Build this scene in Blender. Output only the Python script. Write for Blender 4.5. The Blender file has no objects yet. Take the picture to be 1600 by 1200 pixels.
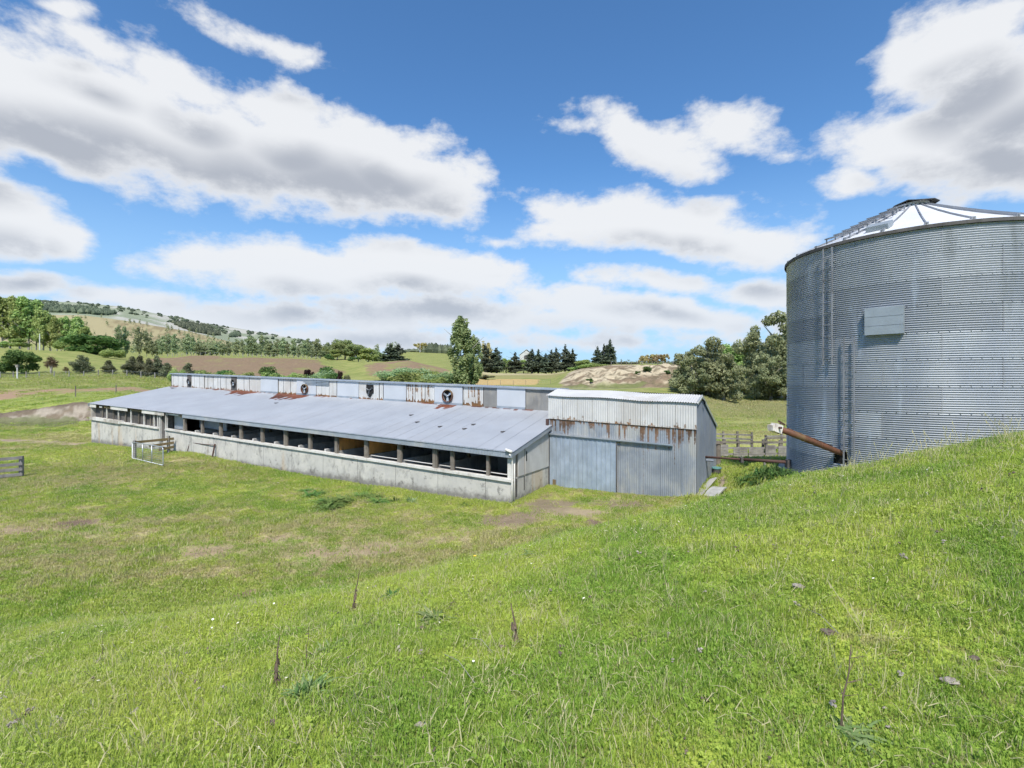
import bpy, math, random
EXPO = 0.58
import numpy as np
from mathutils import Vector, Matrix, noise as mnoise
R = math.radians
rng = np.random.default_rng(7)
random.seed(7)
scene = bpy.context.scene
COL = scene.collection
F = 775.0; V0 = 598.0; U0 = 800.0          # focal length and horizon used to turn measured angles into metres

# ------------------------------------------------------------------ helpers
def tag(o, label=None, cat=None, group=None, kind=None):
    if label: o['label'] = label
    if cat: o['category'] = cat
    if group: o['group'] = group
    if kind: o['kind'] = kind
    return o

def empty(name, loc, label=None, cat=None, group=None):
    o = bpy.data.objects.new(name, None); COL.objects.link(o)
    o.location = loc; o.empty_display_size = .3
    return tag(o, label, cat, group)

class MB:
    def __init__(s):
        s.v = []; s.f = []; s.mi = []; s.uv = []; s.at = []
    def add(s, vs, fs, mi=0, uv=None, at=None):
        b = len(s.v)
        s.v += [tuple(p) for p in vs]
        s.f += [tuple(i + b for i in f) for f in fs]
        s.mi += [mi] * len(fs)
        s.uv += list(uv) if uv is not None else [(p[0], p[2]) for p in vs]
        s.at += list(at) if at is not None else [0.0] * len(vs)
        return s
    def hexa(s, p, mi=0):       # 8 corners: bottom 4 ccw, top 4 ccw
        return s.add(p, [(3, 2, 1, 0), (4, 5, 6, 7), (0, 1, 5, 4), (1, 2, 6, 5), (2, 3, 7, 6), (3, 0, 4, 7)], mi)
    def box(s, c, size, ax=None, mi=0):
        c = Vector(c); ax = ax or ((1, 0, 0), (0, 1, 0), (0, 0, 1))
        a, b, d = [Vector(ax[i]) * (size[i] / 2) for i in range(3)]
        p = [c - a - b - d, c + a - b - d, c + a + b - d, c - a + b - d, c - a - b + d, c + a - b + d, c + a + b + d, c - a + b + d]
        return s.hexa(p, mi)
    def beam(s, p, q, w, h, up=(0, 0, 1), mi=0):
        p = Vector(p); q = Vector(q); d = q - p; L = d.length
        if L < 1e-6: return s
        d.normalize(); up = Vector(up); sd = d.cross(up)
        if sd.length < 1e-4: sd = d.cross(Vector((1, 0, 0)))
        sd.normalize(); u2 = sd.cross(d)
        return s.box((p + q) / 2, (L, w, h), (d, sd, u2), mi)
    def tube(s, pts, r, n=8, mi=0, caps=True):
        pts = [Vector(p) for p in pts]
        rs = r if isinstance(r, (list, tuple)) else [r] * len(pts)
        vs = []; ref = None
        for i, p in enumerate(pts):
            d = (pts[min(i + 1, len(pts) - 1)] - pts[max(i - 1, 0)]).normalized()
            if ref is None:
                ref = d.cross(Vector((0, 0, 1)))
                if ref.length < .05: ref = d.cross(Vector((1, 0, 0)))
            ref = (ref - d * ref.dot(d)).normalized(); b = d.cross(ref)
            for k in range(n):
                a = 2 * math.pi * k / n
                vs.append(p + (ref * math.cos(a) + b * math.sin(a)) * rs[i])
        fs = []
        for i in range(len(pts) - 1):
            for k in range(n):
                k2 = (k + 1) % n
                fs.append((i * n + k, i * n + k2, (i + 1) * n + k2, (i + 1) * n + k))
        if caps:
            fs.append(tuple(reversed(range(n)))); fs.append(tuple((len(pts) - 1) * n + k for k in range(n)))
        return s.add(vs, fs, mi)
    def sheet(s, P, N, a0, a1, b0, b1, pitch, amp, nb=2, per=6, at=None, mi=0, phase=0.0, wave=None):
        """corrugated sheet: ribs run along b, the wave along a. P(a,b)->point, N = outward normal"""
        N = Vector(N); na = max(2, int(round((a1 - a0) / pitch * per)) + 1) if pitch else 2
        A = np.linspace(a0, a1, na); Bv = np.linspace(b0, b1, nb)
        vs = []; uv = []; av = []
        for b in Bv:
            for a in A:
                ph = (a / pitch + phase) if pitch else 0
                o = amp * (wave(ph) if wave else math.cos(2 * math.pi * ph))
                vs.append(Vector(P(a, b)) + N * o); uv.append((a, b))
                av.append(at(a, b) if at else 0.0)
        fs = [(j * na + i, j * na + i + 1, (j + 1) * na + i + 1, (j + 1) * na + i) for j in range(nb - 1) for i in range(na - 1)]
        return s.add(vs, fs, mi, uv, av)
    def build(s, name, mat, parent=None, smooth=False, origin=None):
        me = bpy.data.meshes.new(name)
        L = Vector(parent.location) if (parent and origin is None) else Vector(origin or (0, 0, 0))
        me.from_pydata([(p[0] - L.x, p[1] - L.y, p[2] - L.z) for p in s.v], [], s.f)
        mats = mat if isinstance(mat, (list, tuple)) else [mat]
        for m in mats: me.materials.append(m)
        me.polygons.foreach_set('material_index', s.mi)
        lv = np.empty(len(me.loops), np.int32); me.loops.foreach_get('vertex_index', lv)
        uvl = me.uv_layers.new(name='UVMap'); U = np.array(s.uv, np.float32)[lv]
        uvl.data.foreach_set('uv', U.ravel())
        if any(s.at):
            a = me.attributes.new('wear', 'FLOAT', 'POINT'); a.data.foreach_set('value', np.array(s.at, np.float32))
        if smooth: me.polygons.foreach_set('use_smooth', [True] * len(me.polygons))
        me.update()
        o = bpy.data.objects.new(name, me); COL.objects.link(o)
        if parent: o.parent = parent
        elif origin is not None: o.location = origin
        return o

def ray(u): return (u - U0) / F
def pt(u, v, Y): return Vector((ray(u) * Y, Y, (V0 - v) / F * Y))

# ------------------------------------------------------------------ materials
def mat(name):
    m = bpy.data.materials.new(name); m.use_nodes = True
    nt = m.node_tree; nt.nodes.clear()
    return m, nt
def N(nt, typ, **kw):
    n = nt.nodes.new(typ)
    for k, v in kw.items():
        if k.startswith('i_'):
            k2 = k[2:]; k2 = int(k2) if k2.isdigit() else k2
            n.inputs[k2].default_value = v
        else: setattr(n, k, v)
    return n
def L(nt, a, b): nt.links.new(a, b)
def mixc(nt, f, a, b, mode='MIX'):
    n = nt.nodes.new('ShaderNodeMix'); n.data_type = 'RGBA'; n.blend_type = mode
    n.clamp_factor = True
    for sock, val in ((n.inputs[0], f), (n.inputs[6], a), (n.inputs[7], b)):
        if hasattr(val, 'is_output') or isinstance(val, bpy.types.NodeSocket): nt.links.new(val, sock)
        else:
            if sock == n.inputs[0]: sock.default_value = val
            else: sock.default_value = (*val[:3], 1)
    return n.outputs[2]
def math_(nt, op, a, b=None, c=None, clamp=False):
    n = nt.nodes.new('ShaderNodeMath'); n.operation = op; n.use_clamp = clamp
    for i, val in enumerate((a, b, c)):
        if val is None: continue
        if isinstance(val, bpy.types.NodeSocket): nt.links.new(val, n.inputs[i])
        else: n.inputs[i].default_value = val
    return n.outputs[0]
def smooth_(nt, x, lo, hi, o0=0., o1=1.):
    n = nt.nodes.new('ShaderNodeMapRange'); n.interpolation_type = 'SMOOTHSTEP'
    if isinstance(x, bpy.types.NodeSocket): nt.links.new(x, n.inputs[0])
    n.inputs[1].default_value = lo; n.inputs[2].default_value = hi; n.inputs[3].default_value = o0; n.inputs[4].default_value = o1
    return n.outputs[0]
def pos_(nt, scale=(1, 1, 1), src=None):
    if src is None: src = nt.nodes.new('ShaderNodeNewGeometry').outputs['Position']
    m = nt.nodes.new('ShaderNodeVectorMath'); m.operation = 'MULTIPLY'
    nt.links.new(src, m.inputs[0]); m.inputs[1].default_value = scale
    return m.outputs[0]
def noise_(nt, vec, scale, detail=4, rough=.55, dist=0):
    n = nt.nodes.new('ShaderNodeTexNoise'); nt.links.new(vec, n.inputs['Vector'])
    n.inputs['Scale'].default_value = scale; n.inputs['Detail'].default_value = detail
    n.inputs['Roughness'].default_value = rough; n.inputs['Distortion'].default_value = dist
    return n.outputs[0]
def attr_(nt, name, typ='GEOMETRY'):
    n = nt.nodes.new('ShaderNodeAttribute'); n.attribute_name = name; n.attribute_type = typ
    return n
def finish(nt, color, rough=.7, metal=0., bump=None, bstr=.3, bdist=.02, spec=.5, transl=None):
    p = nt.nodes.new('ShaderNodeBsdfPrincipled'); o = nt.nodes.new('ShaderNodeOutputMaterial')
    def put(sock, val):
        if isinstance(val, bpy.types.NodeSocket): nt.links.new(val, sock)
        elif isinstance(val, (tuple, list)): sock.default_value = (*val[:3], 1)
        else: sock.default_value = val
    put(p.inputs['Base Color'], color); put(p.inputs['Roughness'], rough); put(p.inputs['Metallic'], metal)
    p.inputs['Specular IOR Level'].default_value = spec
    if bump is not None:
        b = nt.nodes.new('ShaderNodeBump'); b.inputs['Strength'].default_value = bstr; b.inputs['Distance'].default_value = bdist
        nt.links.new(bump, b.inputs['Height']); nt.links.new(b.outputs[0], p.inputs['Normal'])
    out = p.outputs[0]
    if transl:
        t = nt.nodes.new('ShaderNodeBsdfTranslucent'); put(t.inputs[0], color)
        mx = nt.nodes.new('ShaderNodeMixShader'); mx.inputs[0].default_value = transl
        nt.links.new(p.outputs[0], mx.inputs[1]); nt.links.new(t.outputs[0], mx.inputs[2]); out = mx.outputs[0]
    nt.links.new(out, o.inputs[0])

def weathered(name, c1, c2, dark=(.06, .055, .05), rough=.7, metal=0., scale=1.5, streak=.5, grime=.35, rustc=None, spec=.4, bstr=.15):
    """surface with mottled tone, vertical dirt streaks and grime; attribute 'wear' lays rust on it"""
    m, nt = mat(name)
    P = pos_(nt); Pz = pos_(nt, (1, 1, .12))
    n1 = noise_(nt, P, scale, 5, .6); n2 = noise_(nt, Pz, 6.0, 4, .6); n3 = noise_(nt, P, .55, 3, .5); n4 = noise_(nt, P, 22, 3, .6)
    c = mixc(nt, smooth_(nt, n1, .3, .7), c1, c2)
    c = mixc(nt, smooth_(nt, math_(nt, 'MULTIPLY', n2, smooth_(nt, n3, .35, .7)), .22, .5, 0, streak), c, dark)
    c = mixc(nt, smooth_(nt, n4, .52, .75, 0, grime), c, tuple(x * .45 for x in c1))
    rgh = rough
    if rustc:
        w = attr_(nt, 'wear').outputs['Fac']
        nr = noise_(nt, P, 9, 5, .7)
        wm = smooth_(nt, math_(nt, 'ADD', w, math_(nt, 'MULTIPLY', math_(nt, 'SUBTRACT', nr, .5), .7)), .38, .62)
        wm = math_(nt, 'MULTIPLY', wm, smooth_(nt, w, .02, .15))
        rc = mixc(nt, smooth_(nt, n1, .35, .65), rustc, tuple(x * .45 for x in rustc))
        c = mixc(nt, wm, c, rc)
    finish(nt, c, rgh, metal, n4, bstr, .01, spec)
    return m

M = {}
M['concrete'] = None
def concrete():
    m, nt = mat('concrete_wall')
    P = pos_(nt); uv = nt.nodes.new('ShaderNodeUVMap').outputs[0]
    sep = nt.nodes.new('ShaderNodeSeparateXYZ'); L(nt, uv, sep.inputs[0])
    n1 = noise_(nt, P, .8, 6, .65); n2 = noise_(nt, pos_(nt, (1, 1, .55)), 1.9, 6, .7); n3 = noise_(nt, P, 25, 3, .6); n4 = noise_(nt, P, 3, 6, .7)
    c = mixc(nt, smooth_(nt, n1, .3, .7), (.53, .505, .455), (.42, .405, .375))
    c = mixc(nt, smooth_(nt, n2, .5, .68, 0, .6), c, (.17, .165, .155))
    c = mixc(nt, smooth_(nt, n2, .3, .42, .2, 0), c, (.62, .6, .55))
    # grime band: uv.y = height above the wall foot, measured in metres
    low = math_(nt, 'ADD', sep.outputs[1], math_(nt, 'MULTIPLY', n4, -.75))
    c = mixc(nt, smooth_(nt, low, -.28, .10, .8, 0), c, (.15, .14, .125))
    c = mixc(nt, smooth_(nt, n4, .56, .68, 0, .6), c, (.12, .115, .105))
    fr = math_(nt, 'FRACT', math_(nt, 'DIVIDE', math_(nt, 'ADD', sep.outputs[0], math_(nt, 'MULTIPLY', math_(nt, 'SUBTRACT', n4, .5), .06)), 2.44))
    crack = math_(nt, 'LESS_THAN', math_(nt, 'ABSOLUTE', math_(nt, 'SUBTRACT', fr, .5)), .006)
    c = mixc(nt, math_(nt, 'MULTIPLY', crack, .65), c, (.1, .095, .09))
    n5 = noise_(nt, pos_(nt, (1, 1, .1)), 1.3, 3, .5)
    c = mixc(nt, smooth_(nt, n5, .62, .72, 0, .35), c, (.42, .27, .12))
    finish(nt, c, .9, 0, n3, .35, .01, .2)
    return m
M['concrete'] = concrete()
M['roof_iron'] = weathered('barn_roof_iron', (.345, .36, .385), (.30, .315, .34), (.3, .3, .31), .5, .12, .5, .25, .05, (.17, .055, .028), .4, .05)
M['white_iron'] = weathered('white_painted_iron', (.52, .515, .50), (.44, .435, .425), (.34, .3, .25), .55, 0, 1.2, .35, .15, (.24, .12, .045))
M['flat_iron'] = weathered('flat_white_panel', (.50, .515, .545), (.45, .465, .495), (.45, .45, .45), .4, .1, .7, .15, .05, (.24, .12, .045))
M['shed_iron'] = weathered('shed_galvanised_iron', (.33, .355, .39), (.23, .255, .29), (.46, .45, .42), .5, .3, 1.3, .7, .25, (.25, .15, .095))
M['gable_iron'] = weathered('gable_galvanised_iron', (.235, .27, .32), (.19, .22, .27), (.33, .31, .28), .55, .3, .8, .4, .2, (.3, .14, .06))
M['door_iron'] = weathered('sliding_door_iron', (.43, .50, .59), (.31, .37, .45), (.18, .2, .22), .42, .35, 1.6, .35, .15, (.25, .12, .06))
M['dark_iron'] = weathered('dark_weathered_iron', (.11, .10, .095), (.07, .065, .06), (.03, .03, .03), .8)
M['grey_iron'] = weathered('bare_grey_iron', (.26, .255, .245), (.2, .195, .185), (.36, .33, .28), .65, .2)
M['trim'] = weathered('grey_flashing', (.33, .37, .42), (.27, .3, .34), (.5, .47, .42), .5, .35, 2, .4, .2)
M['old_board'] = weathered('peeling_white_board', (.62, .6, .56), (.5, .48, .44), (.2, .16, .12), .8, 0, 3, .6, .4)
M['old_wood'] = weathered('weathered_timber', (.21, .185, .155), (.14, .12, .1), (.08, .07, .06), .85, 0, 4, .6, .4)
M['brown_wood'] = weathered('brown_timber', (.2, .14, .075), (.15, .12, .05), (.07, .05, .03), .85, 0, 4, .5, .4)
M['grey_wood'] = weathered('grey_fence_timber', (.27, .25, .235), (.18, .165, .155), (.09, .08, .075), .85, 0, 4, .6, .4)
M['plywood'] = weathered('orange_plywood', (.75, .38, .12), (.55, .28, .09), (.1, .06, .04), .7, 0, 2, .6, .3)
M['pen_concrete'] = weathered('pen_concrete', (.5, .49, .46), (.38, .37, .35), (.2, .2, .2), .9, 0, 2, .5, .3)
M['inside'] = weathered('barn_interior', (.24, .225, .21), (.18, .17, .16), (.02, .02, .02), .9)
M['rust'] = weathered('rusty_steel', (.15, .062, .035), (.10, .05, .03), (.2, .18, .08), .7, .1, 5, .55, .3)
M['dark_rust'] = weathered('dark_rusty_pipe', (.09, .045, .035), (.06, .035, .03), (.15, .07, .04), .75, .1, 5)
M['galv'] = weathered('galvanised_pipe', (.5, .53, .56), (.4, .43, .46), (.25, .25, .25), .4, .6, 4, .3, .1)
M['silo_roof'] = weathered('silo_roof_sheet', (.76, .77, .78), (.70, .71, .73), (.5, .5, .5), .35, .15, .8, .15, .05)
M['rib'] = weathered('roof_rib_steel', (.3, .31, .33), (.24, .25, .27), (.12, .12, .12), .5, .4)
M['hatch'] = weathered('flat_galvanised_hatch', (.32, .355, .38), (.27, .30, .32), (.22, .24, .24), .5, .3, 1.8, .4, .2)
M['hood'] = weathered('flaking_white_hood', (.74, .71, .66), (.6, .54, .46), (.2, .09, .04), .6, 0, 9, .5, .5)
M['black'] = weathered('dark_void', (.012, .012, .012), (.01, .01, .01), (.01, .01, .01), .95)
M['slab'] = weathered('pale_slab', (.47, .46, .42), (.36, .35, .32), (.2, .19, .16), .85, 0, 3, .5, .4)
M['teal'] = weathered('teal_plastic', (.12, .27, .25), (.1, .22, .21), (.05, .08, .08), .5)
M['pvc'] = weathered('white_pvc', (.72, .7, .66), (.66, .64, .6), (.4, .36, .3), .45, 0, 4, .3, .1)
M['stone'] = weathered('pale_stone', (.36, .32, .27), (.22, .19, .16), (.1, .08, .07), .9, 0, 14, .3, .5)
M['dung'] = weathered('dry_dung', (.16, .12, .09), (.09, .07, .055), (.04, .035, .03), .95, 0, 22, .3, .5)
M['dead_stem'] = weathered('dead_stem', (.17, .12, .085), (.1, .075, .055), (.05, .04, .03), .9, 0, 20)
M['bark'] = weathered('tree_bark', (.16, .14, .12), (.1, .085, .07), (.05, .04, .03), .95, 0, 3)
M['pale_bark'] = weathered('pale_bark', (.34, .32, .28), (.24, .22, .19), (.1, .09, .08), .9, 0, 3)
M['post'] = weathered('field_post', (.34, .32, .29), (.24, .22, .2), (.12, .1, .09), .9, 0, 3)
M['white_post'] = weathered('white_post', (.62, .62, .6), (.55, .54, .52), (.3, .28, .26), .8, 0, 3)

# ------------------------------------------------------------------ terrain
# columns: direction u -> list of (distance, value); value 'z' metres, or ('v', row) measured row
MOUNT = [(-900, 425), (-500, 440), (0, 468), (60, 470), (140, 475), (200, 481), (260, 494), (320, 507), (380, 517), (440, 523), (480, 532), (520, 545), (545, 556), (600, 578), (900, 588), (3000, 585)]
YELL = [(-900, 470), (-500, 478), (0, 492), (70, 490), (130, 493), (200, 502), (250, 511), (300, 519), (335, 530), (370, 541), (420, 547), (500, 556), (560, 560)]
def cols():
    C = {}
    v = lambda r: ('v', r)
    C[-900] = [(1, -1.4), (2, -2.3), (4, -3.6), (7, -4.5), (20, -4.7), (50, -4.4), (56, -3.6), (90, -1), (120, 3), (150, 10), (200, 12), (400, 20)]
    C[-400] = [(1, -1.4), (2, -2.0), (4, -3.3), (6, -4.2), (9, -4.8), (20, -4.8), (38, -4.6), (50, -4.3), (56, -3.4), (90, 0), (120, 4), (150, 10.5), (200, 11), (400, 16)]
    C[0] = [(1, -1.35), (2.05, -1.7), (3.5, -2.4), (5, -3.0), (6.5, v(1022)), (8, -4.25), (10, -4.72), (14, -4.8), (20, -4.8), (26, -4.75), (33, -4.62), (38, v(690)), (46, v(671)), (50, v(660)), (51, v(652)), (56, v(642)), (80, v(608)), (100, v(590)), (125, v(575)), (150, v(550)), (165, v(544)), (175, v(544)), (200, 11.4), (400, 18)]
    C[130] = [(1, -1.35), (2.05, -1.68), (3.5, -2.3), (5, -2.85), (6.8, v(990)), (8.4, -4.15), (10.2, -4.7), (14, -4.8), (20, -4.8), (30, -4.75), (38.5, v(693)), (46, v(668)), (51, v(653)), (52.5, v(629)), (56, v(625)), (70, v(612)), (90, v(598)), (100, v(589)), (120, v(576)), (150, v(553)), (160, v(550)), (180, 9.6), (200, 9.8), (300, 13), (400, 17)]
    C[190] = [(1, -1.35), (2.05, -1.66), (3.5, -2.28), (5, -2.8), (6.9, v(980)), (8.4, -4.1), (10.2, -4.68), (14, -4.8), (20, -4.8), (30, -4.7), (37, -4.6), (52, -3.6), (56, -2.0), (70, v(612)), (90, v(598)), (100, v(589)), (120, v(578)), (150, v(564)), (170, v(561)), (200, v(559)), (300, v(555)), (500, v(548))]
    C[300] = [(1, -1.35), (2.05, -1.64), (4, -2.4), (5.5, -2.85), (7, v(962)), (8.5, -4.05), (10, -4.6), (12, -4.8), (20, -4.82), (29, -4.45), (33, -4.45), (40, -4.3), (60, -3), (90, v(605)), (110, v(592)), (125, v(583)), (165, v(558)), (172, v(556)), (200, v(556)), (300, v(554)), (450, v(549))]
    C[400] = [(1, -1.35), (2.05, -1.62), (4, -2.3), (5.5, -2.75), (7.2, v(945)), (8.7, -4.0), (10.4, -4.58), (12.5, -4.8), (20, -4.82), (27, -4.75), (60, -3), (90, v(607)), (110, v(596)), (125, v(587)), (165, v(560)), (175, v(557.5)), (220, v(557)), (300, v(556)), (450, v(552))]
    C[500] = [(1, -1.35), (2.05, -1.6), (4, -2.2), (5.5, -2.65), (7.4, v(929)), (9, -3.9), (11, -4.52), (13, -4.78), (20, -4.84), (25.5, -4.86), (60, -3), (100, v(601)), (125, v(590)), (160, v(566)), (170, v(562)), (200, v(561)), (300, v(560)), (450, v(558))]
    C[545] = [(1, -1.35), (2.05, -1.6), (4, -2.15), (5.5, -2.6), (7.5, v(922)), (9, -3.87), (11, -4.5), (13, -4.77), (20, -4.85), (24, -4.87), (60, -3), (100, v(602)), (130, v(590)), (160, v(574)), (180, v(563)), (250, v(561)), (300, v(560)), (450, v(559))]
    C[575] = [(1, -1.35), (2.05, -1.6), (4, -2.12), (5.7, -2.6), (7.5, v(917)), (9, -3.85), (11, -4.5), (13, -4.77), (20, -4.85), (23.5, -4.87), (60, -3), (100, v(602)), (130, v(585)), (155, v(567)), (165, v(565)), (200, 6.5), (300, 10), (450, v(558))]
    C[640] = [(1, -1.35), (2.05, -1.6), (4, -2.06), (5.8, -2.5), (7.6, v(903)), (9.5, -3.8), (11.5, -4.45), (13.5, -4.77), (22, -4.88), (60, -3.2), (100, v(604)), (120, v(596)), (140, v(576)), (155, v(566)), (165, v(565)), (190, 5.8), (260, v(566)), (350, v(557)), (450, v(550)), (480, v(550)), (600, 25)]
    C[700] = [(1, -1.35), (2.05, -1.6), (4, -2.03), (6, -2.45), (7.8, v(889)), (9.7, -3.7), (11.7, -4.38), (14, -4.77), (21, -4.87), (60, -3.2), (100, v(606)), (125, v(599)), (145, v(586)), (165, v(576)), (200, v(573)), (260, v(567)), (350, v(559)), (450, v(553)), (480, v(553)), (600, 25)]
    C[760] = [(1, -1.35), (2.05, -1.6), (4, -2.0), (6, -2.4), (8, v(874)), (10, -3.6), (12, -4.25), (14.5, -4.75), (20, -4.86), (60, -3.4), (100, v(607)), (125, v(603)), (135, v(600)), (155, v(592)), (165, v(591)), (180, v(588)), (220, v(583)), (235, v(583.5)), (300, v(583)), (500, v(578))]
    C[860] = [(1, -1.35), (2.05, -1.6), (4, -1.95), (6, -2.25), (8.1, v(850)), (10.2, -3.35), (12.5, -4.1), (15, -4.65), (22.5, -4.68), (60, -3.6), (100, v(609)), (125, v(603)), (140, v(598)), (160, v(592)), (200, v(585)), (230, v(584)), (300, v(583)), (500, v(578))]
    C[900] = [(1, -1.35), (2.05, -1.6), (4, -1.9), (6, -2.15), (8.2, v(838)), (10.5, -3.3), (13, -4.15), (16, -4.65), (21.5, -4.7), (60, -3.8), (95, v(612)), (110, v(604)), (125, v(592)), (140, v(580)), (150, v(578)), (200, 5), (300, v(582)), (500, v(578))]
    C[960] = [(1, -1.35), (2.05, -1.6), (4, -1.85), (6, -2.05), (8.3, v(822)), (10.8, -3.3), (13.5, -4.2), (16.5, -4.62), (20.5, -4.7), (60, -4), (95, v(613)), (108, v(606)), (118, v(592)), (128, v(579)), (136, v(572)), (145, v(570)), (200, 6.8), (300, v(580)), (500, v(576))]
    C[1050] = [(1, -1.35), (2.05, -1.6), (4, -1.75), (6, -1.9), (8.5, v(799)), (11.5, -3.4), (14.5, -4.3), (17, -4.55), (19.6, -4.62), (24, -4.5), (60, -4.3), (85, v(624)), (100, v(612)), (112, v(599)), (122, v(586)), (130, v(574)), (136, v(570)), (150, v(570)), (200, 7), (300, v(580)), (500, v(576))]
    C[1100] = [(1, -1.35), (2.05, -1.6), (4, -1.7), (6, -1.82), (8.7, v(787)), (12, -3.45), (15, -4.25), (17, -4.35), (19, -4.38), (24, -4.3), (30, -4.75), (60, -4.5), (88, v(629)), (105, v(614)), (125, v(592)), (140, v(577)), (200, 5), (300, v(580)), (500, v(576))]
    C[1150] = [(1, -1.35), (2.05, -1.6), (4, -1.65), (6, -1.75), (8.7, v(774)), (12, -3.3), (15, -4.0), (17, -4.2), (20, -4.2), (24, -4.15), (27, -4.2), (29, -4.6), (34, -4.8), (40, v(690)), (80, v(642)), (115, v(625)), (125, v(618)), (140, v(609)), (160, v(604)), (300, v(584)), (500, v(576))]
    C[1190] = [(1, -1.35), (2.05, -1.6), (4, -1.62), (6, -1.7), (8.7, v(765)), (12, -3.1), (15, -3.8), (17, -4.0), (20, -4.05), (24, -4.1), (27, -4.2), (29, -4.6), (34, -4.8), (40, v(690)), (80, v(642)), (118, v(623)), (130, v(613)), (145, v(605)), (165, v(600)), (300, v(584)), (500, v(576))]
    C[1250] = [(1, -1.35), (2.05, -1.6), (4, -1.55), (6, -1.58), (8.6, v(746)), (11, -2.7), (13, -3.3), (17, -3.5), (20, -3.8), (24, -4.1), (27, -4.2), (29, -4.6), (34, -4.8), (40, -4.75), (80, v(642)), (120, v(622)), (150, v(617)), (200, v(608)), (500, v(576))]
    C[1400] = [(1, -1.35), (2.05, -1.6), (4, -1.42), (6, -1.35), (8.3, v(721)), (11, -2.4), (13, -3.2), (17, -3.47), (24, -3.6), (30, -4.5), (40, -4.75), (80, -4.4), (120, -3.7), (200, 0), (500, v(576))]
    C[1600] = [(1, -1.35), (2.05, -1.55), (4, -1.2), (6, -.98), (8, v(680)), (10, -1.6), (12.5, -3.0), (15, -3.47), (24, -3.6), (30, -4.4), (40, -4.75), (120, -3.7), (200, 0), (500, v(576))]
    C[2100] = [(1, -1.3), (2.05, -1.4), (4, -.8), (6, -.3), (8, 0), (10, -.6), (14, -2.6), (18, -3.4), (30, -4.2), (120, -3.7), (200, 0), (500, v(576))]
    C[3000] = [(1, -1.2), (2, -1.1), (4, -.3), (8, .6), (14, .4), (30, -2), (120, -3), (500, v(576))]
    return C
CC = cols(); CU = sorted(CC)
NR = 460
LY = np.concatenate([np.linspace(math.log(1.0), math.log(48), 210, endpoint=False), np.linspace(math.log(48), math.log(170), 170, endpoint=False), np.linspace(math.log(170), math.log(7000), 110)])
NR = len(LY)
YY = np.exp(LY)
def prof(u):
    L_ = list(CC[u]); last = L_[-1][0]
    mv = np.interp(u, [a for a, b in MOUNT], [b for a, b in MOUNT]); yv = np.interp(u, [a for a, b in YELL], [b for a, b in YELL])
    if u <= 560:
        yv0 = yv
        for Y_, fr in ((650, .55), (780, .25), (900, 0), (1050, .02)):
            if Y_ > last: L_.append((Y_, ('v', yv0 + fr * (552 - yv0))))
        L_ += [(1400, ('v', yv0 + 4)), (2200, ('v', .55 * yv0 + .45 * mv)), (3000, ('v', mv)), (3300, ('v', mv)), (4500, ('v', mv + 25)), (7000, ('v', mv + 40))]
    else:
        L_ += [(1200, ('v', 572)), (3000, ('v', 566)), (7000, ('v', 570))]
    ys = []; zs = []
    for Y_, val in L_:
        z = (V0 - val[1]) / F * Y_ if isinstance(val, tuple) else val
        ys.append(math.log(Y_)); zs.append(z)
    ys = np.array(ys); zs = np.array(zs)
    # monotone-ish cubic (catmull-rom with limited slopes)
    d = np.diff(zs) / np.diff(ys); m = np.zeros(len(zs))
    m[1:-1] = np.where(d[:-1] * d[1:] > 0, 2 * d[:-1] * d[1:] / (d[:-1] + d[1:] + 1e-12), 0); m[0] = d[0]; m[-1] = d[-1]
    idx = np.clip(np.searchsorted(ys, LY) - 1, 0, len(ys) - 2)
    h = ys[idx + 1] - ys[idx]; t = np.clip((LY - ys[idx]) / h, 0, 1)
    return (2 * t**3 - 3 * t**2 + 1) * zs[idx] + (t**3 - 2 * t**2 + t) * h * m[idx] + (-2 * t**3 + 3 * t**2) * zs[idx + 1] + (t**3 - t**2) * h * m[idx + 1]
PR = np.array([prof(u) for u in CU])               # columns x rows
RU = np.concatenate([np.linspace(-900, -40, 90, endpoint=False), np.linspace(-40, 1640, 560, endpoint=False), np.linspace(1640, 3000, 90)])
RR = (RU - U0) / F
CR = (np.array(CU) - U0) / F
Z = np.empty((NR, len(RR)))
for j in range(NR):
    Z[j] = np.interp(RR, CR, PR[:, j])
for _ in range(6):
    Zp = np.pad(Z, ((0, 0), (1, 1)), mode='edge'); Z = .25 * Zp[:, :-2] + .5 * Z + .25 * Zp[:, 2:]
X2 = YY[:, None] * RR[None, :]; Y2 = np.repeat(YY[:, None], len(RR), 1)
SC = np.array((14.8, 18.25)); SR = 4.10; SILO_Z = -3.38
dS = np.hypot(X2 - SC[0], Y2 - SC[1])
def sstep(x, a, b):
    t = np.clip((x - a) / (b - a), 0, 1); return t * t * (3 - 2 * t)
wS = 1 - sstep(dS, 4.75, 6.1)
Z = Z * (1 - wS) + (-3.5) * wS
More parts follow.
